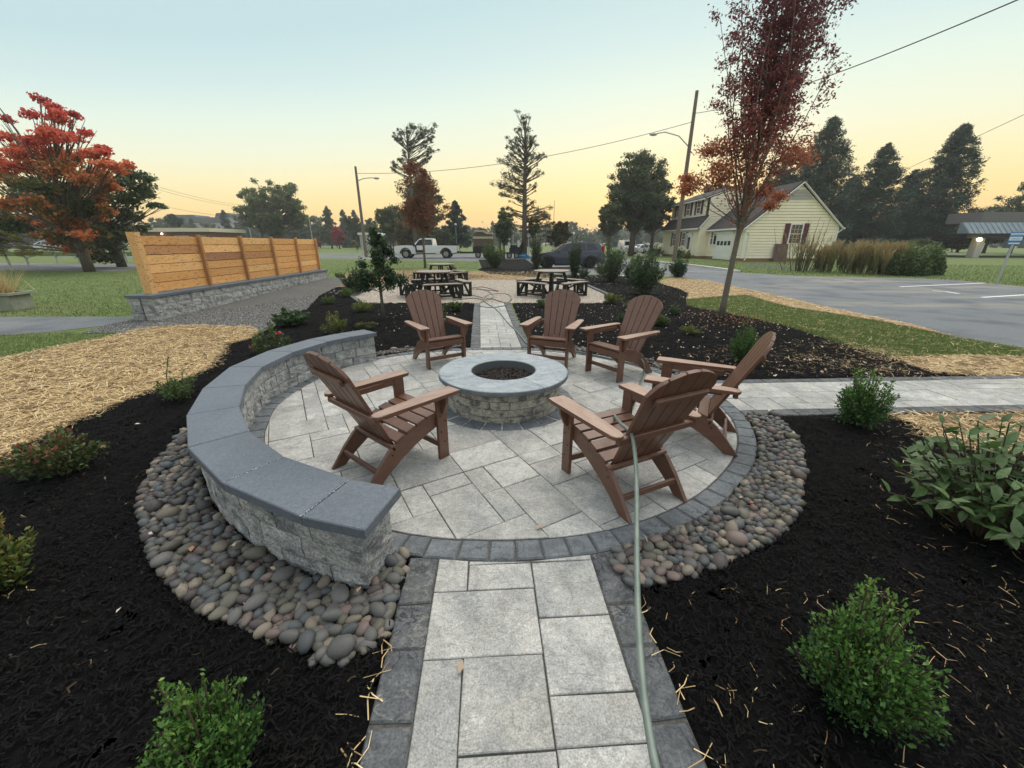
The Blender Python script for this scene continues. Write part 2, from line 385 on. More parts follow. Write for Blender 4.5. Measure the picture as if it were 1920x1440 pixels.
veins(K['ring'], (.05, .055, .065), 7, .02, .5, 1.0); grit(K['ring'], 130, .35); grit(K['ring'], 28, .25)
grit(K['cap'], 230, .35, 2); grit(K['cap'], 60, .14); veins(K['block'], (.09, .095, .105), 9, .03, .6, 1.2, (1, 1, 2)); grit(K['block'], 75, .55); grit(K['pitblock'], 75, .5); grit(K['pitcap'], 90, .25); veins(K['pitcap'], (.14, .17, .2), 5, .02, .5, 2.0, (1, 3, 1));
K['salt'] = mat('white joint dust', (.36, .37, .38), rough=.9)
K['chair'] = layer2(mat('brown lumber', [(.3, (.105, .049, .031)), (.7, (.145, .07, .044))], 5, 6, .4, .15, 60, rnd=1, hv=.06, spec=.5, stretch=(4, 1, 4), bdist=.003), (.21, .1, .07), 9, .52, .8, amount=.35)
K['chairtop'] = grit(mat('lumber top with painted sky sheen', [(.3, (.25, .155, .115)), (.7, (.36, .245, .19))], 7, 6, .5, .15, 60, rnd=1, hv=.06, spec=.5, stretch=(3, 1, 3), bdist=.003), 110, .2)  # paler colour paints the sky's reflection onto the arm tops
K['screw'] = mat('dark screw', (.02, .018, .017), rough=.5, metal=.5)
K['mulch'] = mat('black dyed mulch', [(.35, (.0035, .0035, .0037)), (.6, (.0075, .007, .0075)), (.8, (.014, .012, .012))], 60, 8, .95, 1.0, 90, world=True, bdist=.03, spec=.12)
K['mulchchip'] = mat('black mulch shreds', [(0, (.0025, .0025, .0028)), (.8, (.0085, .0078, .008)), (.97, (.016, .014, .013)), (1, (.045, .032, .022))], src='attr', rough=.92, spec=.12)
K['straw_base'] = mat('matted straw', [(.3, (.07, .042, .02)), (.5, (.2, .13, .06)), (.7, (.42, .29, .14))], 30, 10, .85, 1.0, 55, world=True, stretch=(.6, 2.2, 1), bdist=.03, dist=1.0)
K['straw'] = mat('straw stalk', [(0, (.22, .13, .06)), (.35, (.5, .34, .16)), (.75, (.72, .54, .28)), (1, (.85, .7, .42))], src='attr', rough=.55, spec=.35, trans=.15)
K['grass_base'] = layer2(mat('lawn soil and thatch', [(.3, (.06, .085, .025)), (.5, (.12, .165, .05)), (.7, (.19, .235, .08))], 3, 12, .95, .9, 40, world=True, bdist=.04, rough_in=.75), (.17, .15, .07), .35, .52, .75, detail=8, amount=.6)
K['grass'] = mat('grass blade', [(0, (.07, .11, .028)), (.6, (.14, .21, .055)), (.9, (.22, .27, .09)), (1, (.4, .33, .15))], src='attr', rough=.6, trans=.3)
K['asphalt'] = layer2(layer2(mat('worn asphalt', [(.3, (.115, .128, .145)), (.7, (.18, .192, .205))], 90, 10, .9, .5, 150, world=True, bdist=.01), (.29, .265, .215), .45, .48, .68, detail=10, amount=.8, stretch=(.35, 1.8, 1)), (.08, .09, .105), .9, .5, .66, detail=10, amount=.75)
K['darkgravel'] = layer2(mat('dark crushed stone', [(.3, (.05, .05, .05)), (.5, (.11, .11, .105)), (.7, (.21, .205, .19))], 55, 8, .95, 1.0, 60, world=True, bdist=.03), (.17, .16, .14), 1.0, .5, .75, amount=.4)
K['peagravel'] = mat('pea gravel bed', [(.3, (.15, .125, .1)), (.5, (.32, .275, .22)), (.7, (.5, .45, .37))], 45, 8, .9, 1.0, 50, world=True, bdist=.03)
K['pebble'] = mat('mixed pea pebble', [(0, (.16, .12, .095)), (.3, (.36, .3, .24)), (.6, (.48, .43, .36)), (.8, (.25, .235, .22)), (1, (.68, .64, .56))], src='attr', rough=.7)
K['darkpebble'] = mat('dark crushed chip', [(0, (.04, .04, .042)), (.6, (.12, .12, .118)), (1, (.3, .29, .27))], src='attr', rough=.85)
K['concrete'] = mat('pale concrete', [(.3, (.42, .41, .38)), (.7, (.56, .55, .52))], 8, 6, .9, .3, 60, world=True)
K['paint'] = mat('white road paint', [(.3, (.5, .5, .5)), (.6, (.78, .78, .78))], 30, 8, .8)
grit(K['asphalt'], 60, .35, 4)
grit(K['chair'], 120, .16)
# ================================================================== GROUND
def sheet(name, poly, z, m, kind='structure', parent=None):
    b = bmesh.new(); f = b.faces.new([b.verts.new((x, y, z)) for x, y in poly])
    if f.normal.z < 0 or True: bmesh.ops.recalc_face_normals(b, faces=b.faces[:])
    if b.faces[:][0].normal.z < 0: bmesh.ops.reverse_faces(b, faces=b.faces[:])
    bmesh.ops.triangulate(b, faces=b.faces[:])
    me = bpy.data.meshes.new(name); b.to_mesh(me); b.free()
    o = link(name, me, m, parent)
    if kind: o['kind'] = kind
    return o
def mound(name, poly, cell, z, amp, m, fs=.25, excl=(), kind='structure', seed=1, edge=None):
    """flat bed to the exact outline plus a lumpy heap of fine cells inside it"""
    P = np.array(poly); lo, hi = P.min(0), P.max(0)
    nx, ny = int((hi[0] - lo[0]) / cell) + 2, int((hi[1] - lo[1]) / cell) + 2
    gx, gy = np.meshgrid(lo[0] + cell * np.arange(nx), lo[1] + cell * np.arange(ny), indexing='ij')
    zz = z + amp * (.5 + .35 * field(gx, gy, fs, seed)) + rng.normal(0, amp * .22, gx.shape)
    gx = gx + rng.uniform(-.3, .3, gx.shape) * cell; gy = gy + rng.uniform(-.3, .3, gy.shape) * cell
    ins = inpoly(gx, gy, poly)
    for e in excl: ins &= ~inpoly(gx, gy, e)
    zz = np.where(ins, np.maximum(zz, z + .002), z - .03)
    ids = np.arange(nx * ny).reshape(nx, ny)
    q = np.stack([ids[:-1, :-1], ids[1:, :-1], ids[1:, 1:], ids[:-1, 1:]], -1).reshape(-1, 4)
    k = ins[:-1, :-1] | ins[1:, 1:]; q = q[k.ravel()]
    used = np.unique(q); rem = np.full(nx * ny, -1); rem[used] = np.arange(len(used))
    V = np.stack([gx.ravel()[used], gy.ravel()[used], zz.ravel()[used]], 1)
    o = link(name, npmesh(name, V, rem[q], smooth=False), m); o['kind'] = kind
    return o
CX, CY = -.09, 3.85
_T = np.array([[-103, 2.25], [-88, 2.24], [-70, 2.26], [-59, 2.27], [-43, 2.29], [-28, 2.34], [-12, 2.38], [8, 2.36], [25, 2.31], [52, 2.24], [80, 2.19], [93, 2.2], [107, 2.26], [122, 2.38],
               [136, 2.5], [154, 2.58], [168, 2.52], [172, 2.51], [184, 2.48], [195, 2.4], [211, 2.33], [233, 2.285], [257, 2.25]])
def r_out(a):
    a = (a + 103) % 360 - 103
    return float(np.interp(a, _T[:, 0], _T[:, 1]))
def r_in(a): return r_out(a) - .145
def PC(r, a): return (CX + r * math.cos(R(a)), CY + r * math.sin(R(a)))
ring_o = [PC(r_out(a), a) for a in range(-100, 260, 4)]
ring_i = [PC(r_in(a), a) for a in range(-100, 260, 4)]
g = sheet('ground', [(-900, -60), (900, -60), (900, 1500), (-900, 1500)], 0, K['grass_base'])

# walk frames: origin, direction, half width
def frame(a, b):
    a = Vector((*a, 0)); d = (Vector((*b, 0)) - a); L = d.length; d.normalize(); s = Vector((d.y, -d.x, 0))
    return a, d, s, L
NW0, NW1 = (.18, -1.2), (.014, 1.66)               # near walk centre line
FW0, FW1 = (-.175, 6.03), (-.565, 11.0)            # far walk
RP0, RP1 = (2.1, 3.94), (9.2, 4.28)                # right path
pad = [(-4.25, 11.05), (2.6, 11.05), (3.1, 12.3), (2.9, 16.2), (2.3, 18.4), (-3.2, 18.6), (-5.2, 16.0), (-5.0, 12.4)]
# --- left bed outline (mulch), from the near walk round to the pad and back along gravel and straw
ringL = [PC(r_out(a) - .03, a) for a in range(256, 108, -4)]
fwL = [(-.665, 6.0), (-1.06, 11.02)]
bedL = [(-.372, -1.2), (-.54, 1.66)] + ringL + fwL + [(-4.25, 11.05), (-5.0, 12.4), (-5.6, 15.6)] + \
       [(-6.7, 15.2), (-6.15, 12.6), (-5.25, 10.0), (-5.15, 8.6), (-4.85, 7.9), (-4.6, 6.7), (-4.72, 6.2), (-4.15, 5.15), (-4.05, 4.75), (-4.12, 4.15), (-4.13, 3.25), (-3.98, 2.6), (-3.7, 1.9), (-3.5, -1.2)]
straw_L = [(-3.5, -1.2), (-3.7, 1.9), (-3.98, 2.6), (-4.13, 3.25), (-4.12, 4.15), (-4.05, 4.75), (-4.15, 5.15), (-4.72, 6.2), (-4.6, 6.7), (-4.85, 7.35), (-5.3, 7.75), (-6.6, 7.85), (-7.3, 7.55), (-7.2, 6.9), (-7.35, 6.2), (-7.5, 5.0), (-7.6, 3.0), (-7.6, -1.2)]
gravel_L = [(-4.85, 7.35), (-4.95, 7.95), (-5.15, 8.6), (-5.25, 10.0), (-6.15, 12.6), (-6.7, 15.2), (-7.0, 17.6), (-8.5, 17.6), (-8.4, 8.0), (-8.1, 7.2), (-7.3, 7.2), (-6.6, 7.8), (-5.3, 7.7)]
asph_L = [(-30, 8.9), (-8.6, 8.95), (-8.2, 8.2), (-8.9, 7.25), (-9.6, 6.9), (-12, 6.1), (-30, 4.8)]
# right beds
ringRF = [PC(r_out(a) - .03, a) for a in range(-16, -74, -4)]
bedRF = [(.732, -1.2), (4.6, -1.2), (4.6, 2.3), (3.95, 2.75), (3.62, 2.98), (3.72, 3.22), (3.62, 3.46), (2.2, 3.4)] + ringRF + [(.567, 1.66)]
straw_RF = [(4.6, -1.2), (4.6, 2.3), (3.95, 2.75), (3.62, 2.98), (3.72, 3.22), (3.62, 3.47), (9, 3.72), (9, -1.2)]
ringRB = [PC(r_out(a) - .03, a) for a in range(16, 82, 4)]
gb = [(1752, 703), (1671, 672), (1590, 650), (1481, 615), (1400, 596), (1345, 585), (1306, 579), (1288, 573), (1286, 562), (1291, 551), (1275, 543), (1246, 535), (1233, 530)]
bedRB = [(2.35, 4.5)] + [(6.05, 4.68)] + GP(gb) + [(6.9, 20.3), (2.3, 21.5), (1.2, 25.0), (-.6, 27.2), (-1.9, 29.5), (-2.2, 26), (-1.2, 22.0), (1.6, 19.6), (2.35, 18.4), (2.95, 16.2), (3.15, 12.3), (2.65, 11.02), (.0, 11.02), (.33, 6.0)] + ringRB[::-1]
straw_RM = GP([(1246, 535), (1275, 543), (1291, 551), (1288, 562), (1345, 557), (1400, 554), (1440, 566), (1481, 577), (1551, 587), (1640, 602), (1720, 617), (1785, 632), (1700, 608), (1650, 598), (1535, 574), (1500, 565), (1382, 539), (1325, 526), (1262, 521), (1235, 528)])
straw_RN = [(6.05, 4.68)] + GP([(1752, 703), (1671, 672), (1730, 672), (1800, 668), (1920, 672)]) + [(10.5, 5.9), (10.5, 4.86)]
straw_M = GP([(625, 522), (655, 512), (700, 510), (790, 505), (850, 511), (905, 509), (940, 511), (1000, 509)]) + [(2.2, 21.4), (1.7, 19.5), (2.3, 18.4), (-3.2, 18.6), (-5.2, 16.0)] + [(-5.6, 15.6), (-6.7, 15.2), (-6.95, 17.0)]
asph_R = GP([(1280, 521), (1325, 526), (1382, 539), (1500, 566), (1650, 600), (1785, 631), (1920, 653)]) + [(9.5, 4.9), (30, 2.0), (60, 8)] + GP([(1920, 538), (1860, 532), (1779, 524), (1698, 522), (1535, 519), (1500, 518), (1382, 511), (1379, 509), (1354, 507), (1283, 498), (1241, 494), (1200, 487)]) + \
         [(9.3, 60), (-60, 60), (-60, 52), (-17, 45), (-13, 42.5), (-3.2, 38.5), (-1.1, 31.0), (-.3, 28.0), (1.7, 25.3), (2.4, 22.0), (7.6, 21.8)]
M_ = mat
sheet('parking_lot', asph_R, .004, K['asphalt'])
sheet('driveway', asph_L, .004, K['asphalt'])
sheet('road', [(-150, 62), (-150, 70), (150, 70), (150, 62)], .004, K['asphalt'])
sheet('road', [(-70, 28), (-70, 40), (-24, 31.5), (-24, 24.5)], .005, K['asphalt'])
for pts, nm in ((straw_L, 'straw_ground'), (straw_RF, 'straw_ground'), (straw_RM, 'straw_ground'), (straw_RN, 'straw_ground'), (straw_M, 'straw_ground')):
    near = pts is straw_L or pts is straw_RF or pts is straw_RN
    sheet(nm, pts, .007, K['straw_base'])
    if near: mound('straw_heap', pts, .06, .012, .03, K['straw_base'], .5)
sheet('gravel_strip', gravel_L, .009, K['darkgravel'])
sheet('gravel_pad', pad, .011, K['peagravel'])
for pts, c in ((bedL, .035), (bedRF, .035), (bedRB, .05)):
    sheet('mulch_bed', pts, .01, K['mulch']); mound('mulch_heap', pts, c, .008, .028, K['mulch'], .3, seed=int(c * 1000) + len(pts))
mulch_D = GP([(897, 487), (985, 486), (1000, 496), (1003, 507), (936, 511), (906, 509)])
sheet('mulch_bed', mulch_D, .012, K['mulch'])
dark_T = [(-6.5, 18.8), (-5.4, 22.2), (-1.6, 21.6), (-.9, 20.0), (-2.2, 18.62), (-3.3, 18.62)]
sheet('mulch_bed', dark_T, .012, K['mulch'])  # dark patch behind the far picnic table
cw = [(1.75, 19.0), (7.4, 20.6), (7.7, 21.6), (1.6, 20.0)]
sheet('concrete_path', cw, .016, K['concrete'])
sheet('concrete_path', [(-7.3, 13.4), (-5.05, 13.0), (-4.9, 13.9), (-7.0, 14.4)], .016, K['concrete'])
# painted parking lines, kerb
for a, b in (((1687, 538), (1846, 531)), ((1841, 558), (1990, 549)), ((1748, 545.5), (1772, 547)), ((1772, 547), (1798, 551))):
    A, B = Vector((*G(*a), 0)), Vector((*G(*b), 0)); d = (B - A).normalized(); s = Vector((-d.y, d.x, 0)) * .06
    sheet('parking_line', [(p.x, p.y) for p in (A - s, B - s, B + s, A + s)], .0085, K['paint'])
kb = MB(); kp = GP([(1383, 511), (1354, 506.5), (1318, 501.5), (1283, 497.5), (1241, 493.5), (1200, 487)])
for a, b in zip(kp, kp[1:]): kb.bar((*a, .05), (*b, .05), .3, .14)
tag(kb.obj('kerb', K['concrete']), kind='structure')

_W = np.array([[141, 2.49], [150, 2.56], [160, 2.62], [172, 2.62], [184, 2.59], [195, 2.51], [211, 2.44], [233, 2.40], [257, 2.385]])
def rw(a): return float(np.interp(a, _W[:, 0], _W[:, 1]))
def arc(r_fn, a0, a1, step=4): 
    n = max(2, int(abs(a1 - a0) / step)); return [PC(r_fn(a0 + (a1 - a0) * k / n), a0 + (a1 - a0) * k / n) for k in range(n + 1)]
wo = lambda a: rw(a) + .15
bedA = arc(wo, 206, 257) + [(-.68, 1.62), (-.56, 1.63)] + [(-.545, 1.2)] + [(-.62, 1.1), (-.8, 1.08)] + GP([(600, 1232), (520, 1207), (460, 1187), (400, 1160), (343, 1123), (290, 1060), (267, 973), (267, 940), (290, 887), (347, 815)])
bedB = arc(lambda a: r_out(a) + .02, -10, -73) + GP([(1150, 1075), (1180, 1108), (1202, 1108), (1263, 1094), (1351, 1062), (1392, 1046), (1464, 1006), (1492, 965), (1500, 909), (1504, 857), (1484, 820), (1446, 782)])
bedC = arc(lambda a: r_out(a) + .02, 107, 139) + arc(lambda a: r_out(a) + .2, 139, 107)
bedD = arc(lambda a: r_out(a) + .02, 78, 18) + arc(lambda a: r_out(a) + .2, 18, 78)
STRIPS = [bedA, bedB, bedC, bedD, [PC(r_out(a) + .045, a) for a in range(-100, 260, 4)], [(-.36, -2), (.81, -2), (.59, 1.75), (-.565, 1.75)]]
# ---- loose stuff: straw stalks, mulch shreds, grass, gravel
def stuff(name, me, m, label=None):
    o = link(name, me, m); o['kind'] = 'stuff'
    if label: o['label'] = label
    return o
P = sample(straw_L, 52000, near=3.6, power=1.5); 
stuff('straw', strands('straw', P, .036, .15, .0058, rng.random(len(P)), ang=None, bend=.3, tilt=.16), K['straw'], 'golden straw spread left of the curved seat wall')
P = sample(straw_RF, 13000, near=4.0, power=1.5)
stuff('straw', strands('straw', P, .034, .15, .0055, rng.random(len(P)), tilt=.16), K['straw'], 'straw on the ground below the right path')
P = np.concatenate([sample(straw_RN, 11000, near=6.5), sample(straw_RM, 16000, near=9), sample(straw_M, 22000, near=13)])
stuff('straw', strands('straw', P, .02, .15, .006, rng.random(len(P))), K['straw'], 'straw strewn by the asphalt and lawn')
# sparse straw wandering onto the mulch
def band(poly, n, w, near): # points close to a polyline
    L = []
    for a, b in zip(poly, poly[1:]):
        k = max(3, int(n * math.dist(a, b) / sum(math.dist(p, q) for p, q in zip(poly, poly[1:]))))
        t = rng.random(k)[:, None]; L.append(np.array(a) * (1 - t) + np.array(b) * t + rng.normal(0, w, (k, 2)))
    return np.concatenate(L)
edgeL = [(-3.75, 1.7), (-3.98, 2.6), (-4.13, 3.25), (-4.12, 4.15), (-4.05, 4.75), (-4.15, 5.15), (-4.72, 6.2)]
P = np.concatenate([band(edgeL, 1300, .05, 4), band([(3.9, 2.75), (3.62, 2.98), (3.72, 3.3)], 250, .07, 4), band([(6.0, 4.72), G(1671, 672), G(1590, 650)], 600, .22, 4), band([G(1500, 680), G(1700, 700)], 260, .25, 4),
                    band([(-.5, .6), (-.53, 1.15)], 16, .012, 4), band([(.66, .5), (.6, 1.4)], 16, .012, 4)])
stuff('straw', strands('straw', P, .03, .1, .004, rng.random(len(P)), tilt=.2), K['straw'], 'stray straw along the bed edges')
P = np.concatenate([sample([(1.0, .55), (3.6, .55), (4.4, 2.6), (3.2, 3.2), (1.9, 1.6)], 420, near=9), sample(bedL[:40] + [(-3.9, 2.6), (-3.5, 0.3)], 60, near=9), sample([(.6, .6), (1.6, .6), (1.8, 1.5), (.7, 1.5)], 60, near=9)])
stuff('straw', strands('straw', P, .034, .065, .0028, rng.random(len(P)) * .7, tilt=.2, bend=.3), K['straw'], 'single straw bits on the black mulch')
P = sample([(2.4, 4.6), (6, 4.75), (5.5, 6.4), (4.2, 6.8), (2.6, 5.6)], 700, near=9)
stuff('straw', strands('straw', P, .034, .08, .0032, rng.random(len(P)) * .6, tilt=.2, bend=.3), K['straw'], 'straw bits on the mulch above the right path')
for pl, n in ((bedL, 62000), (bedRF, 42000), (bedRB, 42000)):
    P = sample(pl, n, near=3.0, power=1.3, excl=STRIPS); v = rng.random(len(P)); v = np.where(v > .994, 1.0, v * .88)
    stuff('mulch', strands('mulch', P, .028 + .012 * rng.random(len(P)), .034, .006, v, tilt=.35, bend=.5), K['mulchchip'])
# fallen leaves on the right and left back beds
K['fallen'] = mat('fallen leaf', [(0, (.16, .03, .015)), (.25, (.3, .1, .04)), (.5, (.42, .33, .24)), (.8, (.58, .52, .43)), (1, (.55, .2, .07))], src='attr', rough=.7)
P1 = sample(bedRB, 1250, near=9, power=1.2); P2 = np.array(G(1352, 596)) + rng.normal(0, .55, (420, 2)); P2[:, 1] -= .25
v1 = rng.uniform(.3, .9, len(P1)); v2 = rng.choice([0, .1, .25, .3, 1], len(P2))
P3 = sample([(-1.2, 6.3), (-1.3, 10.8), (-4, 10.8), (-3, 7)], 60, near=9); P4 = sample(bedL, 40, near=5)
P5 = np.concatenate([sample(bedA, 9, near=9), sample(bedB, 9, near=9), np.array([G(935, 803), G(1010, 1000), G(700, 815), G(1120, 905), G(560, 800), (-.2, 1.05), (.3, 1.3), (3.4, 4.1)])])
PP = np.concatenate([P1, P2, P3, P4, P5]); vv = np.concatenate([v1, v2, rng.uniform(.5, .9, len(P3) + len(P4)), rng.uniform(.15, .7, len(P5))])
zz_ = np.full((len(PP), 1), .045); zz_[-len(P5):-8] = .095; C = np.concatenate([PP, zz_], 1)
me = leafmesh('fallen_leaves', C, .038, vv, aspect=.6, up=2.5); stuff('fallen_leaves', me, K['fallen'], 'small dry leaves scattered over the black beds')
# grass
lawn_R = GP([(1288, 562), (1345, 557), (1400, 554), (1481, 577), (1551, 587), (1640, 602), (1785, 632), (1920, 655)]) + [(10.5, 5.9)] + GP([(1920, 672), (1800, 668), (1730, 672), (1671, 672), (1590, 650), (1481, 615), (1400, 596), (1345, 585), (1306, 579), (1288, 573)])
lawn_L = [(-7.5, 7.2), (-7.2, 6.9), (-7.35, 6.2), (-7.5, 5.0), (-7.6, 3.0), (-12, 3), (-14, 5.5), (-12, 6.1), (-9.6, 6.9), (-8.9, 7.25), (-8.1, 7.2)]
lawn_B = [(-30, 8.95), (-8.6, 8.95), (-8.6, 17.5), (-7.0, 18.0), (-6.5, 22), (-4, 25), (-2.2, 26), (-3, 37), (-14, 41), (-30, 45), (-24, 31), (-24, 24), (-40, 27)]
P = sample(lawn_R, 60000, near=7, power=1.6); stuff('grass', blades('grass', P, 0, .05, .006, rng.random(len(P))), K['grass'], 'lawn strip beside the parking lot')
P = sample(lawn_L, 26000, near=8, power=1.6); stuff('grass', blades('grass', P, 0, .045, .007, rng.random(len(P))), K['grass'], 'grass left of the straw')
P = sample(lawn_B, 60000, near=14, power=1.6); stuff('grass', blades('grass', P, 0, .055, .014, rng.random(len(P)) * .93), K['grass'], 'lawn behind the wooden screen')
P = sample(GP([(1379, 511), (1500, 517), (1700, 521), (1860, 531), (1990, 545), (1990, 500), (1700, 495), (1400, 492), (1240, 486)]), 24000, near=25, power=1.5)
stuff('grass', blades('grass', P, 0, .07, .02, rng.random(len(P)) * .95), K['grass'], 'lawn in front of the yellow house')
# straw thinly mixed in the lawn
P = sample(lawn_R, 1500, near=6, power=1.6); stuff('straw', strands('straw', P, .035, .1, .004, rng.random(len(P)), tilt=.3), K['straw'], 'straw blown into the lawn strip')
# pebbles of the picnic pad and crushed stone
def pebbles(name, P, size, var, m, label):
    n = len(P); s = size * rng.uniform(.6, 1.4, n); a = rng.uniform(0, 6.28, n); rows = []
    base = [(1, 0, 0), (0, 1, 0), (-1, 0, 0), (0, -1, 0), (.15, .1, .75)]
    for bx, by, bz in base:
        X = bx * 1.2; rows.append(np.stack([P[:, 0] + s * (X * np.cos(a) - by * .85 * np.sin(a)), P[:, 1] + s * (X * np.sin(a) + by * .85 * np.cos(a)), .012 + s * bz], 1))
    V = np.stack(rows, 1).reshape(-1, 3); i = np.arange(n)[:, None] * 5
    F = np.concatenate([i + np.array([[k, (k + 1) % 4, 4]]) for k in range(4)], 1).reshape(-1, 3)
    return stuff(name, npmesh(name, V, F, np.repeat(var, 4)), m, label)
P = sample(pad, 42000, near=13, power=1.2); pebbles('pea_gravel', P, .013, rng.random(len(P)), K['pebble'], 'tan pea gravel under the picnic tables')
P = sample(gravel_L, 42000, near=9, power=1.2); pebbles('crushed_stone', P, .012, rng.random(len(P)) ** 1.5, K['darkpebble'], 'dark crushed stone along the fence wall')

# ================================================================== PAVING
def fill_grid(nx, ny, sizes, seed):
    r = random.Random(seed); occ = [[0] * ny for _ in range(nx)]; out = []
    for j in range(ny):
        for i in range(nx):
            if occ[i][j]: continue
            opts = sizes[:]; r.shuffle(opts)
            for w, h in opts + [(1, 1)]:
                if i + w <= nx and j + h <= ny and all(not occ[i + a][j + b] for a in range(w) for b in range(h)):
                    for a in range(w):
                        for b in range(h): occ[i + a][j + b] = 1
                    out.append((i, j, w, h)); break
    return out
SZ = [(3, 2), (3, 2), (2, 2), (2, 1), (1, 2), (3, 3), (2, 3), (2, 3)]
TOP = .03
patio = tag(link('patio', None), 'round patio of pale rectangular pavers with a dark ring', kind='structure')
o_ = MB().prism(ring_o, .002, .021).obj('joint_bed', K['joint'], patio)
U = .155; ca, sa = math.cos(R(30)), math.sin(R(30)); n_ = 36
for i, j, w, h in fill_grid(n_, n_, SZ, 11):
    x0, y0 = (i - n_ / 2) * U, (j - n_ / 2) * U; gp = .0026
    q = [(x0 + gp, y0 + gp), (x0 + w * U - gp, y0 + gp), (x0 + w * U - gp, y0 + h * U - gp), (x0 + gp, y0 + h * U - gp)]
    q = [(CX + x * ca - y * sa, CY + x * sa + y * ca) for x, y in q]
    if all(math.hypot(x - CX, y - CY) < .55 for x, y in q): continue
    q = clip(q, inset(ring_i, .004))
    if len(q) < 3 or parea(q) < .0015: continue
    piece('paver', q, .004, TOP, K['slab'], patio, ch=.0032, wob=.0022, tilt=.003)
a = -100.0
while a < 258.5:
    da = math.degrees(random.choice([.17, .15, .185]) / r_out(a)); b = min(a + da, 260); g_ = .1
    q = [PC(r_in(a) + .004, a + g_), PC(r_in(b) + .004, b - g_), PC(r_out(b), b - g_), PC(r_out(a), a + g_)]
    piece('border_paver', q[::-1] if False else q, .004, TOP + .003, K['ring'], patio, ch=.009, wob=.003, tilt=.006); a = b
a = 0
while a < 359:
    b = min(a + 15, 360)
    q = [PC(.5, a + .5), PC(.5, b - .5), PC(.75, b - .35), PC(.75, a + .35)]
    if b - a > 4: piece('border_paver', q, .004, TOP + .006, K['ring'], patio, ch=.009, wob=.002)
    a = b
def walk(name, label, a, b, hw, bw, unit, seed, cutfn=None, sizes=SZ, bl=(.2, .27), lay=None):
    w = tag(link(name, None), label, kind='structure'); A, d, s, L = frame(a, b)
    loc = lambda t, x: (A.x + d.x * t + s.x * x, A.y + d.y * t + s.y * x)
    MB().prism([loc(0, -hw), loc(L, -hw), loc(L, hw), loc(0, hw)][::-1], .001, .0205).obj('joint_bed', K['joint'], w)
    iw = hw - bw; nx = max(1, round(2 * iw / unit)); ux = 2 * iw / nx; ny = int(L / unit)
    for i, j, ww, hh in (lay or fill_grid(nx, ny, sizes, seed)):
        x0, t0 = -iw + i * ux, j * unit; gp = .003
        q = [loc(t0 + gp, x0 + gp), loc(t0 + gp, x0 + ww * ux - gp), loc(min(L, t0 + hh * unit) - gp, x0 + ww * ux - gp), loc(min(L, t0 + hh * unit) - gp, x0 + gp)]
        if t0 > L - .03: continue
        q = cutfn(q) if cutfn else [q]
        for p in q:
            if len(p) > 2 and parea(p) > .0015: piece('paver', p[::-1] if False else p, .004, TOP, K['slab'], w, ch=.0032, wob=.0022, tilt=.004)
    for sd in (-1, 1):
        t = 0
        while t < L - .02:
            l = random.uniform(*bl); l = l if L - t - l > .08 else L - t; gp = .004
            xa, xb = sd * (iw + .004), sd * hw
            q = [loc(t + gp, xa), loc(t + gp, xb), loc(t + l - gp, xb), loc(t + l - gp, xa)]
            q = cutfn(q) if cutfn else [q]
            for p in q:
                if len(p) > 2 and parea(p) > .001: piece('border_paver', p, .004, TOP - .001, K['border'], w, ch=.007, wob=.005, tilt=.008)
            t += l
    return w
def ccw(p): return p if sum(p[i][0] * p[(i + 1) % len(p)][1] - p[(i + 1) % len(p)][0] * p[i][1] for i in range(len(p))) > 0 else p[::-1]
def outside_ring(q):
    """cut a piece back to the outside of the ring (short chord, so a straight cut per piece)"""
    q = ccw(q); c = centroid(q); a = math.degrees(math.atan2(c[1] - CY, c[0] - CX)); r = r_out(a) + .006
    nx, ny = math.cos(R(a)), math.sin(R(a)); px, py = CX + nx * r, CY + ny * r; tx, ty = -ny, nx
    half = [(px + tx * 9, py + ty * 9), (px - tx * 9, py - ty * 9), (px - tx * 9 + nx * 20, py - ty * 9 + ny * 20), (px + tx * 9 + nx * 20, py + ty * 9 + ny * 20)]
    return [clip(q, ccw(half))]
# near walk laid slab by slab as photographed (unit .16, five units wide), row 0 at the ring
A_, d_, s_, L_ = frame(NW0, NW1)
rows = [(3, 0, 2, .6), (3, .6, 2, 2), (0, 0, 1, 1.6), (1, 0, 2, .6), (1, .6, 2, 1), (0, 1.6, 3, 2), (3, 2.6, 2, 2), (0, 3.6, 1, 3), (1, 3.6, 2, 2), (3, 4.6, 2, 1), (3, 5.6, 2, 2), (1, 5.6, 2, 1), (0, 6.6, 1, 2), (1, 6.6, 2, 3), (3, 7.6, 2, 2), (0, 8.6, 1, 2),
        (1, 9.6, 2, 2), (3, 9.6, 2, 3), (0, 10.6, 1, 3), (1, 11.6, 2, 2), (3, 12.6, 2, 2), (0, 13.6, 3, 1.5), (3, 14.6, 2, 1.5)]
lay = [(i, L_ / .16 - (j + h) + .0, w, h) for i, j, w, h in rows]
walk('walkway', 'near walkway of pale slabs between dark border pavers', NW0, (NW1[0], NW1[1]), .558, .153, .16, 3, lay=[(i, max(0, j + .15), w, h + (.4 if i is None else 0)) for i, j, w, h in lay], cutfn=outside_ring, bl=(.2, .3))
walk('walkway', 'far walkway leading from the patio to the gravel pad', FW0, FW1, .49, .16, .16, 5, cutfn=outside_ring, sizes=[(3, 1), (2, 1), (2, 2), (3, 2), (1, 2), (2, 1)])
walk('walkway', 'side walkway leading right from the patio past the mulch', RP0, RP1, .52, .13, .165, 8, cutfn=outside_ring)
# pad edging
eb = MB()
ed = [(2.62, 11.05), (3.15, 12.3), (2.95, 16.2)]; el2 = [(-4.27, 11.05), (-5.05, 12.4), (-5.25, 16.0)]
for L in (ed, el2):
    for p, q in zip(L, L[1:]): eb.bar((*p, .03), (*q, .03), .12, .07)
tag(eb.obj('pad_edging', K['border'], bev=.005), kind='structure')

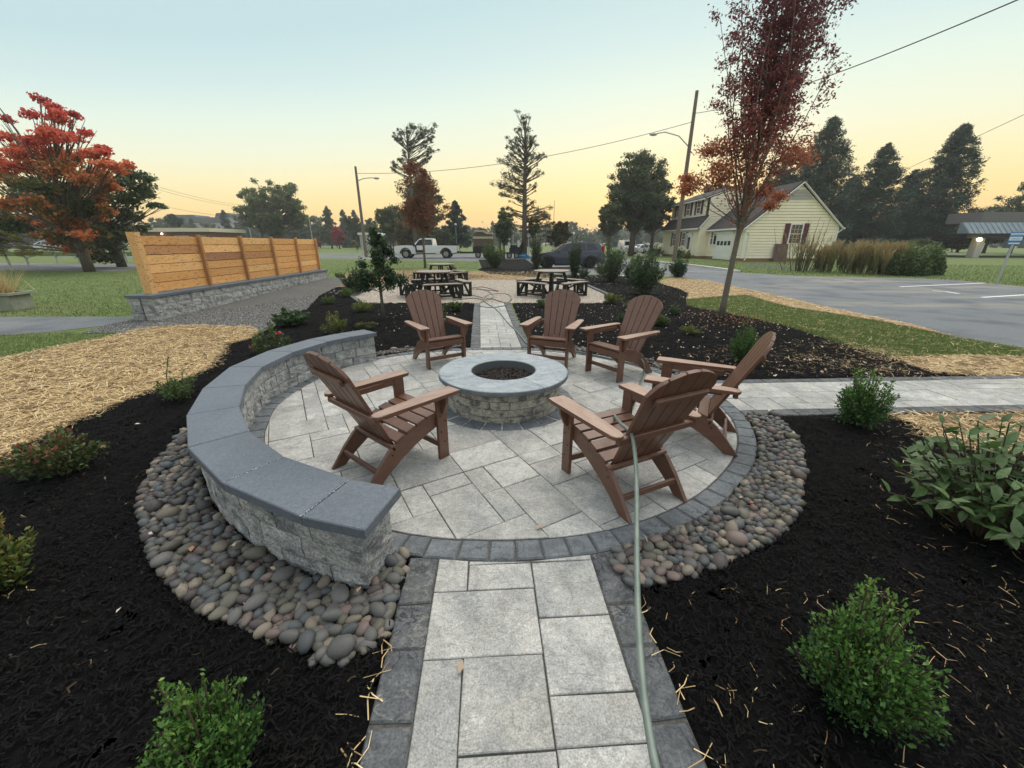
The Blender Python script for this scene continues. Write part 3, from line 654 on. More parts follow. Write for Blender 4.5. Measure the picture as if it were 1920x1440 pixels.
# ================================================================== WALLS
def rough_block(name, quad, z0, z1, m, parent, amp=.012, cuts=3, edge=.006, smooth=False, arc=None):
    """split-faced block: quad = inner-left, inner-right, outer-right, outer-left (xy)"""
    b = bmesh.new(); bmesh.ops.create_cube(b, size=2); bmesh.ops.subdivide_edges(b, edges=b.edges[:], cuts=cuts, use_grid_fill=True)
    q = [Vector(p) for p in quad]; c = (q[0] + q[1] + q[2] + q[3]) / 4
    sx = ((q[1] - q[0]).length + (q[2] - q[3]).length) / 4; sy = ((q[3] - q[0]).length) / 2; sz = (z1 - z0) / 2
    for v in b.verts:
        a = [v.co.x, v.co.y, v.co.z]; S = (sx, sy, sz); on = [abs(abs(t) - 1) < 1e-4 for t in a]
        for k in range(3):
            if on[k]:
                sg = 1 if a[k] > 0 else -1
                if k == 2: d = 0
                elif sum(on) == 1: d = random.uniform(-.35, .75) * amp
                else: d = random.uniform(-.3, .35) * amp - edge * .3
                a[k] += sg * d / S[k]
        if sum(on) >= 2 and on[2]: a[2] -= (1 if a[2] > 0 else -1) * .003 / sz
        u, w = (a[0] + 1) / 2, (a[1] + 1) / 2
        p = (q[0] * (1 - u) + q[1] * u) * (1 - w) + (q[3] * (1 - u) + q[2] * u) * w - c
        if arc:   # bend the block round the circle
            A0 = Vector(arc); P_ = p + c - A0; ri = (q[0] - A0).length; ro = (q[3] - A0).length; P_ = P_.normalized() * (ri + (ro - ri) * w); p = P_ + A0 - c
        v.co = Vector((p.x, p.y, a[2] * sz))
    bmesh.ops.recalc_face_normals(b, faces=b.faces[:])
    me = bpy.data.meshes.new(name); b.to_mesh(me); b.free()
    return link(name, me, m, parent, (c.x, c.y, (z0 + z1) / 2))
seat = thing('seat_wall', 'curved grey block seat wall with slate caps left of the patio', 'wall', (*PC(2.5, 200), 0))
def into(parent, objs):
    for o in objs:
        o.parent = parent; o.location = Vector(o.location) - parent.location
parts = []
H = .123
for k in range(3):
    a = 257 - .7; first = True
    while a > 141.5:
        l = random.choice([.24, .32, .4, .3]) if not first else (.2, .36, .28)[k]; first = False
        da = math.degrees(l / 2.5); b = max(a - da, 141)
        if b - 141 < 3.5: b = 141
        g_ = .12
        q = [PC(rw(a - g_) - .125, a - g_), PC(rw(b + g_) - .125, b + g_), PC(rw(b + g_) + .125, b + g_), PC(rw(a - g_) + .125, a - g_)]
        parts.append(rough_block('block', q, .0 + H * k + .01, H * (k + 1) + .01, K['block'], None, amp=.011, edge=.002)); a = b
ang = [257.6, 250, 236.5, 223, 209.5, 196, 182.5, 169.5, 157, 149, 140.5]
for a, b in zip(ang, ang[1:]):
    g_ = .05
    q = [PC(rw(a) - .16, a - g_), PC(rw(b) - .16, b + g_), PC(rw(b) + .16, b + g_), PC(rw(a) + .16, a - g_)]
    parts.append(piece('cap', ccw(q), H * 3 + .011, .432, K['cap'], None, ch=.005))
for a in (250, 236.5):
    pa, pb = Vector((*PC(rw(a) - .158, a), .4335)), Vector((*PC(rw(a) + .158, a), .4335))
    mb = MB(); n = 42
    for k in range(n):
        if random.random() < .25: continue
        p = pa.lerp(pb, (k + random.random()) / n); mb.cbox((p.x + random.uniform(-.003, .003), p.y + random.uniform(-.003, .003), .4326), (random.uniform(.003, .008), random.uniform(.003, .007), .002))
    parts.append(mb.obj('joint_dust', K['salt']))
into(seat, parts)

# ---- fire pit
PX, PY = -.088, 3.835
pit = thing('fire_pit', 'round stone block fire pit with grey cap in the patio centre', 'fire pit', (PX, PY, 0))
for k in range(4):
    a = k * 9 + 3; end = a + 360; f = lambda r, t: (PX + r * math.cos(R(t)), PY + r * math.sin(R(t)))
    while a < end - 1:
        b = a + random.choice([17, 22, 24, 20]); b = end if end - b < 12 else b
        o = rough_block('block', [f(.46, a + .15), f(.46, b - .15), f(.585, b - .15), f(.585, a + .15)], .008 + k * .078, .008 + (k + 1) * .078, K['pitblock'], None, amp=.007, cuts=3, edge=.002, arc=(PX, PY))
        o.parent = pit; o.location = Vector(o.location) - Vector((PX, PY, 0)); a = b
def sector(name, r0, r1, z0, z1, a0, a1, n=18, bull=.02):
    prof = [(r0, z0), (r0, z1 - .004), (r0 + .004, z1)] + [(r1 - bull + bull * math.sin(t), z1 - bull + bull * math.cos(t)) for t in (0, .4, .8, 1.2, 1.57)] + [(r1, z0 + .006), (r1 - .006, z0)]
    b = bmesh.new(); rings = []
    for k in range(n + 1):
        a = R(a0 + (a1 - a0) * k / n); rings.append([b.verts.new((r * math.cos(a), r * math.sin(a), z)) for r, z in prof])
    for A, B in zip(rings, rings[1:]):
        m_ = len(prof)
        for k in range(m_):
            f_ = b.faces.new((A[k], A[(k + 1) % m_], B[(k + 1) % m_], B[k]))
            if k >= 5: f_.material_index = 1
    b.faces.new(rings[0]); b.faces.new(rings[-1][::-1]); bmesh.ops.recalc_face_normals(b, faces=b.faces[:])
    me = bpy.data.meshes.new(name); b.to_mesh(me); b.free(); return me
for k in range(4):
    me = sector('cap', .335, .665, .322, .372, 35 + 90 * k + .25, 125 + 90 * k - .25)
    me.materials.append(K['pitcap']); me.materials.append(K['pitcap_edge']); link('cap', me, None, pit)
K['steel'] = mat('sooty steel liner', (.12, .125, .125), rough=.6, metal=.3)
MB().lathe([(.334, .1), (.334, .368), (.328, .368), (.328, .1)], 48).obj('liner', K['steel'], pit)
K['lava'] = mat('lava rock', [(.3, (.012, .01, .009)), (.7, (.055, .045, .04))], 30, 6, .9, 1.0, 60, rnd=1)
MB().lathe([(.33, .2), (.33, .26), (.0, .262)], 32).obj('rock_bed', K['joint'], pit)
def rocks(n, fn, r, seed=1, sub=1):
    b = bmesh.new(); bmesh.ops.create_icosphere(b, subdivisions=sub, radius=1); V0 = np.array([v.co[:] for v in b.verts]); F0 = np.array([[v.index for v in f.verts] for f in b.faces]); b.free()
    Vs, Fs, vv = [], [], []
    for i in range(n):
        c, s, sq = fn(i); a = rng.normal(size=(3, 3)); Q, _ = np.linalg.qr(a)
        V = V0 * (1 + rng.uniform(-r, r, (len(V0), 1))) * np.array(sq) * s
        V = V @ Q.T if sq[2] > .9 else np.stack([V[:, 0] * math.cos(c[3]) - V[:, 1] * math.sin(c[3]), V[:, 0] * math.sin(c[3]) + V[:, 1] * math.cos(c[3]), V[:, 2] + V[:, 0] * rng.normal(0, .15)], 1)
        Vs.append(V + np.array(c[:3])); Fs.append(F0 + i * len(V0)); vv.append(np.full(len(F0), rng.random()))
    return np.concatenate(Vs), np.concatenate(Fs), np.concatenate(vv)
def lf(i):
    r = .32 * math.sqrt(random.random()); t = random.uniform(0, 6.28)
    return (PX + r * math.cos(t), PY + r * math.sin(t), .272 + random.uniform(-.008, .018), 0), random.uniform(.009, .018), (1, .9, .95)
V, F, vv = rocks(1150, lf, .28); stuff('lava_rocks', npmesh('lava_rocks', V, F, vv), K['lava'], 'black lava rocks heaped inside the fire pit')
# ---- river stones beside the walls
def scol(n, c): return grit(layer2(mat(n, [(.3, [x * .75 for x in c]), (.7, [x * 1.15 for x in c])], 14, 6, .55, .25, 60, rnd=1, hv=.22, spec=.35, bdist=.004), tuple(x * .6 for x in c), 25, .55, .7, amount=.5), 90, .3)
SC = {'grey': scol('grey river stone', (.115, .113, .108)), 'blue grey': scol('blue grey river stone', (.08, .088, .092)), 'tan': scol('tan river stone', (.2, .17, .135)),
      'pinkish': scol('pinkish river stone', (.17, .128, .115)), 'olive': scol('olive river stone', (.12, .113, .09)), 'dark plum': scol('dark plum river stone', (.08, .066, .064))}
SCN = list(SC); SCW = [34, 16, 13, 9, 16, 12]
def stone_mesh(seed):
    b = bmesh.new(); bmesh.ops.create_icosphere(b, subdivisions=2, radius=1); r = random.Random(seed)
    ph = [Vector((r.uniform(-1, 1), r.uniform(-1, 1), r.uniform(-1, 1))) for _ in range(5)]
    am = [r.uniform(-.08, .15) for _ in ph]
    for v in b.verts:
        n = v.co.normalized(); k = 1 + sum(a_ * math.tanh(3.5 * n.dot(p)) for a_, p in zip(am, ph)); v.co = n * k
        v.co.z *= .62; v.co.y *= .8
    me = bpy.data.meshes.new('river_stone'); b.to_mesh(me); b.free(); me.shade_smooth(); return me
SM = {}
for c in SCN:
    for k in range(4):
        me = stone_mesh(hash(c) % 97 + k * 7 if False else SCN.index(c) * 11 + k); me.materials.append(SC[c]); SM[c, k] = me
def stone_bed(poly, n, rmin, rmax, dense=.78, big=(.05, .06)):
    P = np.array(poly); lo, hi = P.min(0), P.max(0); out = []; xs = np.zeros((0, 3)); tries = 0
    radii = sorted([random.uniform(rmin, rmax) * (1.5 if random.random() < .05 else 1) for _ in range(n)], reverse=True)
    C_ = rng.uniform(lo, hi, (n * 60, 2)); C_ = C_[inpoly(C_[:, 0], C_[:, 1], poly)]; ci = 0
    for r in radii:
        for _ in range(14):
            x, y = C_[ci % len(C_)]; ci += 1
            if len(xs):
                d = np.hypot(xs[:, 0] - x, xs[:, 1] - y); 
                if (d < (xs[:, 2] + r) * dense).any(): continue
            xs = np.vstack([xs, (x, y, r)]); out.append((x, y, r)); break
    return out
allst = []
for nm, poly, n, rr in (('left of the curved seat wall', bedA, 1500, (.013, .031)), ('right of the patio', bedB, 1150, (.013, .031)), ('at the far end of the seat wall', bedC, 150, (.02, .03)), ('behind the chairs on the patio rim', bedD, 260, (.02, .032))):
    L = stone_bed(poly, n, *rr)
    for x, y, r in L: allst.append((nm, x, y, r, .022))
    L2 = stone_bed(poly, int(n * .75), rr[0] * .9, rr[1] * .95)
    for x, y, r in L2: allst.append((nm, x, y, r, .022 + r * .75))
allst.sort(key=lambda s: -s[3] / math.hypot(s[1], s[2]))
for nm, x, y, r, z in allst[:300]:
    c = random.choices(SCN, SCW)[0]
    o = link('river_stone', SM[c, random.randrange(4)], None, None, (x, y, z + r * .35), (random.gauss(0, .22), random.gauss(0, .22), random.uniform(0, 6.28)), (r * 1.35, r * random.uniform(.95, 1.35), r * random.uniform(.9, 1.35)))
    sz = 'biggest' if r > .042 else 'large' if r > .03 else 'mid sized' if r > .025 else 'small'
    if nm.startswith('left'):
        a_ = math.degrees(math.atan2(y - CY, x - CX)) % 360; dr = math.hypot(x - CX, y - CY) - rw(a_)
        wh = 'by the near walkway' if x > -.85 and y < 1.5 else ('against the seat wall foot' if dr < .27 else 'along the outer mulch edge' if dr > .5 else 'midway between wall and mulch') + (', near end' if a_ > 240 else ', wall bend' if a_ > 222 else ', far bend')
    elif nm.startswith('right'):
        a_ = math.degrees(math.atan2(y - CY, x - CX)); dr = math.hypot(x - CX, y - CY) - r_out(a_)
        wh = ('touching the patio ring' if dr < .12 else 'at the outer mulch edge' if dr > .3 else 'in the middle of the strip') + (' by the near walkway' if a_ < -55 else ' behind the nearest chair' if a_ < -35 else ' by the side walkway')
    else: wh = nm
    tag(o, '%s %s river stone %s' % (sz, c, wh), 'stone', 'river stones %s' % nm)
rest = allst[300:]
for ci, c in enumerate(SCN):
    sel = [s for s in rest if random.Random(s[1] * 1e4).choices(range(6), SCW)[0] == ci]
    def f(i): s = sel[i]; return (s[1], s[2], s[4] + s[3] * .35, random.uniform(0, 6.28)), s[3] * 1.15, (1.2, random.uniform(.85, 1.1), .72)
    if sel:
        V, F, vv = rocks(len(sel), f, .07, sub=2 if ci < 0 else 1)
        stuff('river_stones', npmesh('river_stones', V, F, vv, smooth=True), SC[c], 'smaller %s river stones filling the strips round the patio' % c)

# ================================================================== ADIRONDACK CHAIRS
def YZ(poly, x0, x1):  # extrude a side profile (y,z) along x
    mb = MB(); M = Matrix(((0, 0, 1, 0), (1, 0, 0, 0), (0, 1, 0, 0), (0, 0, 0, 1))); mb.prism(poly, x0, x1, M); return mb
chair = thing('adirondack_chair', '', 'chair', (0, 0, 0))
CM = K['chair']; BV = .003
def cobj(name, mb, parent=None, bev=BV): return mb.obj(name, CM, parent or chair, bev=bev)
rail = [(.0, .285), (.0, .372), (-.12, .362), (-.25, .33), (-.36, .285), (-.42, .262), (-.46, .235), (-.54, .15), (-.66, .0), (-.56, .0), (-.47, .075), (-.36, .145), (-.24, .205), (-.12, .25)]
for s in (-1, 1):
    leg = MB().box(s * .262 - .014, s * .262 + .014, -.055, .035, .0, .535); l = cobj('front_leg', leg)
    for z, y in ((.36, -.03), (.31, .012), (.23, -.03), (.14, 0)):
        MB().tube([(s * .2755, y, z), (s * .2785, y, z)], .006, 8).obj('screw', K['screw'], l)
    sd = YZ(rail, s * .232 - .014, s * .232 + .014); r_ = cobj('rear_leg', sd)
    MB().tube([(s * .2455, -.44, .2), (s * .2485, -.44, .2)], .006, 8).obj('screw', K['screw'], r_)
    ax = s * .31
    pl = [(.065, .09), (-.065, .09), (-.066, .02), (-.058, -.2), (-.047, -.46), (-.044, -.54), (-.03, -.575), (0, -.588), (.03, -.575), (.044, -.54), (.047, -.46), (.058, -.2), (.066, .02)]
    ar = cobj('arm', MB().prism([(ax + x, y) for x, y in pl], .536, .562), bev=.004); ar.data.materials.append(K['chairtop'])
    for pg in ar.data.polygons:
        if pg.normal.z > .6: pg.material_index = 1  # upward faces get the painted sheen
    br = [(.035, .536), (.033, .40), (.02, .37), (.0, .36), (-.02, .37), (-.03, .40), (-.045, .536)]
    M = Matrix(((0, 0, 1, 0), (1, 0, 0, 0), (0, 1, 0, 0), (0, 0, 0, 1)))
    cobj('arm_bracket', MB().prism([(s * .277, .535), (s * .345, .535), (s * .338, .47), (s * .3, .385), (s * .277, .37)], -.022, .002, Matrix(((1, 0, 0, 0), (0, 0, 1, 0), (0, 1, 0, 0), (0, 0, 0, 1)))))
    cobj('arm_support', MB().box(s * .262 - .012, s * .262 + .012, -.47, -.056, .49, .535, Matrix()))
# seat slats follow the rail top
top = [(.03, .374), (.0, .372), (-.12, .362), (-.25, .33), (-.36, .285), (-.42, .262)]
def ztop(y): return float(np.interp(-y, [-t[0] for t in top], [t[1] for t in top]))
yy = .04
for k in range(5):
    y1 = yy - .086; z0, z1 = ztop(yy - .006), ztop(y1 + .006); n = Vector((0, z0 - z1, .0)).normalized()
    mb = MB().bar((-.275 if k == 0 else -.247, (yy + y1) / 2, (z0 + z1) / 2 + .011), (.275 if k == 0 else .247, (yy + y1) / 2, (z0 + z1) / 2 + .011), .079, .021, up=(0, 0, 1))
    o = None
    me = mb.mesh('seat_slat')
    # tilt about x through its own centre
    c = Vector((0, (yy + y1) / 2, (z0 + z1) / 2 + .011)); Mx = Matrix.Translation(c) @ Matrix.Rotation(math.atan2(z0 - z1, yy - y1), 4, 'X') @ Matrix.Translation(-c)
    me.free_normals_split() if hasattr(me, 'free_normals_split') else None
    b = bmesh.new(); b.from_mesh(me)
    for v in b.verts: v.co = v.co - c
    # bar() made width along z; rebuild as a flat slat
    b.free(); w = .275 if k == 0 else .247
    me = MB().box(-w, w, -.039, .039, -.0105, .0105).mesh('seat_slat', bev=BV)
    link('seat_slat', me, CM, chair, c, (math.atan2(z0 - z1, yy - y1), 0, 0)); yy = y1 - .004
cobj('apron', MB().box(-.247, .247, .001, .022, .285, .36))
cobj('front_stretcher', MB().box(-.247, .247, -.045, -.022, .1, .145))
cobj('rear_stretcher', MB().cbox((0, -.55, .105), (.436, .022, .04), Matrix.Rotation(-.7, 3, 'X').to_quaternion() if False else None))
rec = R(26); O = Vector((0, -.385, .225)); UP = Vector((0, -math.sin(rec), math.cos(rec))); NB = Vector((0, math.cos(rec), math.sin(rec)))
BM = Matrix.Translation(O) @ Matrix(((1, 0, 0), (0, UP.y, UP.z), (0, NB.y, NB.z))).transposed().to_4x4()
BM = Matrix.Translation(O) @ Matrix((Vector((1, 0, 0)), UP, NB)).transposed().to_4x4()
def topy(x): return .80 - 1.35 * x * x - 8 * max(0, abs(x) - .19) ** 2
for k in range(5):
    f0, f1 = (k / 5 - .5), ((k + 1) / 5 - .5); gp = .0035; wb, wt = .37, .53
    poly = [(f0 * wb + gp, 0), (f1 * wb - gp, 0)]
    for q in (1, .75, .5, .25, 0):
        x = (f0 * wt + gp) * (1 - q) + (f1 * wt - gp) * q; poly.append((x, topy(x)))
    mb = MB().prism(poly, -.01, .012, BM); cobj('back_slat', mb)
def bbar(h, w, name, d=.028, t=.045):
    c = O + UP * h - NB * (.012 + d / 2)
    return cobj(name, MB().prism([(-w, -t / 2), (w, -t / 2), (w, t / 2), (-w, t / 2)], -d / 2, d / 2, Matrix.Translation(c) @ Matrix((Vector((1, 0, 0)), UP, NB)).transposed().to_4x4()), bev=.008)
bbar(.63, .2, 'back_brace'); bbar(.035, .246, 'lower_back_rail', t=.05)
cobj('arm_rail', MB().cbox((0, -.555, .513), (.62, .035, .042)), bev=.006)
# placements: front centre of the arms, heading (direction the sitter faces), label
CH = [((-.667, 2.90), 50, 'brown adirondack chair beside the curved seat wall, its slatted back turned to the camera'),
      ((.587, 2.66), 116, 'brown adirondack chair nearest the camera, right of the fire pit, hose draped over its arm'),
      ((1.215, 3.22), 152, 'brown adirondack chair seen side on between the front right chair and the side walkway'),
      ((1.06, 4.56), 214, 'brown adirondack chair right of the fire pit, hose hanging over its rear leg'),
      ((.44, 4.94), 248, 'brown adirondack chair behind the fire pit, just right of the far walkway'),
      ((-.83, 4.97), 304, 'brown adirondack chair behind the fire pit, between seat wall end and far walkway')]
for i, ((x, y), hd, lb) in enumerate(CH):
    a = R(hd - 90); fx, fy = math.cos(R(hd)), math.sin(R(hd)); ox, oy = x - fx * .09, y - fy * .09
    o = chair if i == 0 else copy_tree(chair)
    o.location = (ox, oy, .031); o.rotation_euler = (0, 0, a); o['label'] = lb; o['group'] = 'adirondack chairs round the fire pit'

# ================================================================== PICNIC TABLES
K['rdeck'] = mat('weathered taupe deck board', [(.3, (.2, .165, .135)), (.7, (.3, .255, .215))], 6, 6, .6, .25, 40, rnd=1, hv=.1, stretch=(1, 8, 1), bdist=.004)
K['black'] = mat('black plastic lumber', [(.3, (.012, .014, .014)), (.7, (.024, .027, .028))], 10, 4, .55, .1, 50)
tb = thing('picnic_table', '', 'picnic table')
oc = [(.6 * math.cos(R(22.5 + 45 * k)), .6 * math.sin(R(22.5 + 45 * k))) for k in range(8)]
for k in range(8):
    x0, x1 = -.555 + k * .139, -.555 + k * .139 + .135
    p = clip(oc, [(x0, -1), (x1, -1), (x1, 1), (x0, 1)])
    if len(p) > 2: MB().prism(p, .735, .765).obj('top_board', K['rdeck'], tb, bev=.004)
for k in range(4):
    a = R(90 * k); c, s = math.cos(a), math.sin(a); T = lambda x, y, z: (x * c - y * s, x * s + y * c, z)
    ben = MB().prism([T(-.5, .78, 0)[:2], T(.5, .78, 0)[:2], T(.62, 1.03, 0)[:2], T(-.62, 1.03, 0)[:2]], .425, .455).obj('bench_seat', K['rdeck'], tb, bev=.004)
    fr = MB()
    for sx in (-.42, .42):
        fr.bar(T(sx * .9, .79, 0), T(sx * .8, .8, .425), .05, .08); fr.bar(T(sx * 1.25, 1.0, 0), T(sx * 1.25, 1.0, .425), .05, .08)
        fr.bar(T(sx * .95, .82, .42), T(sx * 1.2, .98, .03), .045, .06); fr.bar(T(sx * .9, .78, .025), T(sx * 1.27, 1.02, .025), .05, .05)
        fr.bar(T(sx * .9, .78, .4), T(sx * 1.27, 1.02, .4), .05, .05)
    fr.bar(T(-.4, .8, .4), T(.4, .8, .4), .04, .045); fr.obj('bench_frame', K['black'], tb)
    MB().bar(T(.36, .36, .3), T(.27, .27, .735), .045, .09).bar(T(.36, .36, .3), T(.44, .44, .0), .045, .09).obj('leg', K['black'], tb)
    MB().bar(T(0, .05, .38), T(0, .8, .38), .04, .07).bar(T(-.33, .8, .07), T(.33, .8, .07), .04, .05).bar(T(-.06, .3, .1), T(-.33, .8, .38), .035, .05).bar(T(0, .12, .06), T(0, .8, .06), .04, .05).obj('brace', K['black'], tb)
MB().tube([(0, 0, 0.02), (0, 0, .735)], .03, 10).obj('post', K['black'], tb)
MB().box(-.5, .5, -.03, .03, .69, .735).box(-.03, .03, -.5, .5, .688, .733).obj('top_frame', K['black'], tb)
for i, (x, y, rz, lb) in enumerate([(1.28, 13.0, 45, 'octagonal picnic table with taupe top and black legs at the right of the gravel pad'),
                                    (-2.45, 12.7, 24, 'octagonal picnic table at the left of the gravel pad, beside the small green tree'),
                                    (-3.05, 17.3, 45, 'farther octagonal picnic table, mostly hidden behind the left table')]):
    o = tb if i == 0 else copy_tree(tb)
    o.location = (x, y, .014); o.rotation_euler = (0, 0, R(rz)); o['label'] = lb; o['group'] = 'octagonal picnic tables on the gravel pad'

# ================================================================== GARDEN HOSE
K['hose'] = mat('grey green hose', [(.4, (.115, .15, .13)), (.6, (.155, .19, .165))], 12, 3, .38, .05, 60, spec=.5)
def smooth_path(pts, n=8):
    P = [Vector(p) for p in pts]; out = []
    for i in range(len(P) - 1):
        p0, p1, p2, p3 = P[max(i - 1, 0)], P[i], P[i + 1], P[min(i + 2, len(P) - 1)]
        for k in range(n):
            t = k / n; out.append(.5 * ((2 * p1) + (p2 - p0) * t + (2 * p0 - 5 * p1 + 4 * p2 - p3) * t * t + (3 * p1 - p0 - 3 * p2 + p3) * t ** 3))
    out.append(P[-1]); return out
hr = .0108; gz = .03 + hr
def H3(u, v, z): return (*G(u, v, z), z)
hp = [H3(905, 558, .028), H3(870, 551, .028), H3(845, 553, .028), H3(858, 548, .028), H3(884, 542, .028), H3(912, 545, .028), H3(925, 556, .03), H3(903, 566, .035), H3(897, 572, .04), H3(905, 575, gz), H3(925, 576, gz), H3(948, 572, gz),
      H3(957, 562, .035), H3(955, 553, .03), H3(938, 550, .03), H3(915, 553, .03), H3(906, 561, .045), H3(915, 570, .045), H3(928, 578, gz), H3(940, 590, gz), H3(952, 605, gz), H3(966, 618, gz), H3(978, 632, gz), H3(990, 645, gz),
      (.45, 6.05, gz), (.95, 5.75, .05), (1.5, 5.25, .05), (1.78, 4.85, .08)]
# up over the rear leg of the right back chair, across the slabs to the near chair
hp += [H3(1185, 672, .235), H3(1200, 673, .25), H3(1207, 682, .2), H3(1207, 700, gz), H3(1201, 718, gz), H3(1193, 745, gz), H3(1184, 768, gz), H3(1172, 790, gz)]
hp += [H3(1160, 786, .25), H3(1153, 779, .4), H3(1158, 787, .5), H3(1167, 797, .565), H3(1178, 806, .577), H3(1185, 818, .572), H3(1189, 838, .55), H3(1192, 870, .52), H3(1194, 930, .48), H3(1194, 1000, .455), H3(1195, 1100, .44), H3(1199, 1200, .44), H3(1207, 1300, .44), H3(1222, 1400, .44), H3(1240, 1480, .43),
       (.36, .3, .34), (.42, .0, .16), (.5, -.4, .035), (.7, -1.0, .035)]
tag(MB().tube(smooth_path(hp, 7), hr, 10).obj('garden_hose', K['hose'], smooth=True), 'long grey green garden hose from the gravel pad over the front right chair arm', 'hose')
h2 = [H3(849, 563, .028), H3(866, 561, .028), H3(890, 559, .03), H3(903, 561, .04), H3(920, 560, .04), H3(935, 564, .035), H3(950, 568, .035), H3(960, 560, .03)]
K['hose2'] = mat('dark hose', (.035, .04, .04), rough=.4)
tag(MB().tube(smooth_path(h2, 7), .011, 8).obj('garden_hose', K['hose2'], smooth=True), 'short dark hose lying across the tangle on the pea gravel', 'hose')
h3 = [H3(885, 540, .028), H3(905, 538, .028), H3(925, 543, .028), H3(935, 546, .028), H3(915, 544, .028), H3(893, 541, .028)]
K['hose3'] = mat('dull red hose', (.12, .03, .028), rough=.5)
tag(MB().tube(smooth_path(h3, 7), .011, 8).obj('garden_hose', K['hose3'], smooth=True), 'dull red hose loop at the back of the hose tangle', 'hose')

# ================================================================== FENCE WALL AND CEDAR SCREEN
fw = thing('retaining_wall', 'long low grey block wall with slate cap under the wooden screen', 'wall', (-8, 8.4, 0))
F0, F1 = Vector((-7.74, 8.45)), Vector((-7.85, 17.1)); Wd = .5; fparts = []
fd = (F1 - F0).normalized(); fs = Vector((-fd.y, fd.x))   # fs points left
Lw = (F1 - F0).length; Hc = .162
for k in range(3):
    t = 0; first = True
    while t < Lw - .02:
        l = random.choice([.3, .45, .4]); l = (.22 if k % 2 else .4) if first else l; first = False
        if Lw - t - l < .2: l = Lw - t
        for side in (0, 1):
            w0, w1 = (0.0, .235) if side == 0 else (.265, Wd - .0)
            a, b = F0 + fd * (t + .002), F0 + fd * (t + l - .002)
            q = [a + fs * w0, b + fs * w0, b + fs * w1, a + fs * w1]
            if side == 1 and 0 < t and Lw - t - l > .1: continue
            fparts.append(rough_block('block', [tuple(p) for p in q], .003 + Hc * k, .003 + Hc * (k + 1), K['block'], None, amp=.016, cuts=2))
        t += l
t = 0
while t < Lw - .01:
    l = .61 if Lw - t > .9 else Lw - t
    a, b = F0 + fd * (t + .0015 - (.03 if t == 0 else 0)) - fs * .035, F0 + fd * (t + l - .0015 + (.03 if t + l >= Lw else 0)) - fs * .035
    fparts.append(piece('cap', ccw([tuple(a), tuple(b), tuple(b + fs * (Wd + .07)), tuple(a + fs * (Wd + .07))]), Hc * 3 + .006, Hc * 3 + .066, K['cap'], None, ch=.004)); t += l
into(fw, fparts)
for o in fparts: pass
ZC = Hc * 3 + .067
K['cedar'] = None
def wood(name, c0, c1): return layer2(mat(name, [(.3, c0), (.7, c1)], 3, 8, .55, .15, 30, rnd=1, hv=.12, stretch=(6, .8, 6), dist=2.5, bdist=.004), (.09, .04, .02), 11, .62, .67, detail=2, amount=.9)
cw_ = [wood('honey cedar', (.56, .27, .09), (.74, .4, .15)), wood('light cedar', (.66, .36, .14), (.84, .5, .21)), wood('reddish cedar', (.4, .19, .08), (.52, .27, .12)), wood('brown cedar', (.33, .15, .075), (.42, .21, .11))]
scr = thing('privacy_screen', 'cedar privacy screen of stacked horizontal boards standing on the block wall', 'fence', (-8, 8.6, 0))
py = [8.78, 10.5, 12.12, 13.72, 15.3, 16.85]; zt = 1.8; fparts = []
xl = lambda y: F0.x + (y - F0.y) * (F1.x - F0.x) / (F1.y - F0.y) - .22
for i, y in enumerate(py):
    w = .14 if i == 0 else .09
    x = xl(y)
    if i == 0: fparts.append(MB().box(-.09, .09, -.07, .07, 0, zt + .02 - ZC).obj('post', cw_[1], None, bev=.004, loc=(x + .01, y - .05, ZC)))
    else: fparts.append(MB().box(-.045, .03, -.035, .035, 0, zt - ZC).obj('post', cw_[2], None, bev=.003, loc=(x + .065, y, ZC)))
for i in range(5):
    bh = (zt - .03 - ZC - .03) / 6
    yb0, yb1 = py[i], py[i + 1]; fparts.append(MB().box(-.006, .006, -(yb1 - yb0) / 2 + .01, (yb1 - yb0) / 2 - .01, 0, bh * 6 - .03).obj('added_gap_backing', cw_[3], None, loc=(xl((yb0 + yb1) / 2) - .026, (yb0 + yb1) / 2, ZC + .025), rot=(0, 0, math.atan2(-(xl(yb1) - xl(yb0)), yb1 - yb0))))  # added sheet blocks background light so the board gaps read as shadow lines
    for k in range(6):
        y0, y1 = py[i] + .0, py[i + 1]; mi = random.choices([0, 1, 2, 3], [6, 4, 1.5, 0])[0]
        if (i, k) in ((1, 3),): mi = 3
        if (i, k) == (2, 3): mi = 2
        x = xl((y0 + y1) / 2); L = y1 - y0 - .012
        fparts.append(MB().box(-.016, .016, -L / 2, L / 2, 0, bh - .013).obj('board', cw_[mi], None, bev=.003, loc=(x + random.uniform(-.003, .003), (y0 + y1) / 2, ZC + .02 + bh * k + random.uniform(-.002, .002)), rot=(0, 0, math.atan2(-(xl(y1) - xl(y0)), y1 - y0))))
into(scr, fparts)
# rise of gravel at the far end of the wall
gr = MB(); gp_ = [(-7.76, 9.5, .012), (-7.8, 13, .12), (-7.87, 17.2, .22), (-7.6, 17.9, .16), (-6.9, 17.6, .05), (-6.75, 15.5, .02), (-6.3, 13.3, .02), (-7.0, 10.5, .013)]
gr.face(gp_); me = gr.mesh('gravel_bank'); o = link('gravel_bank', me, K['darkgravel']); o['kind'] = 'structure'

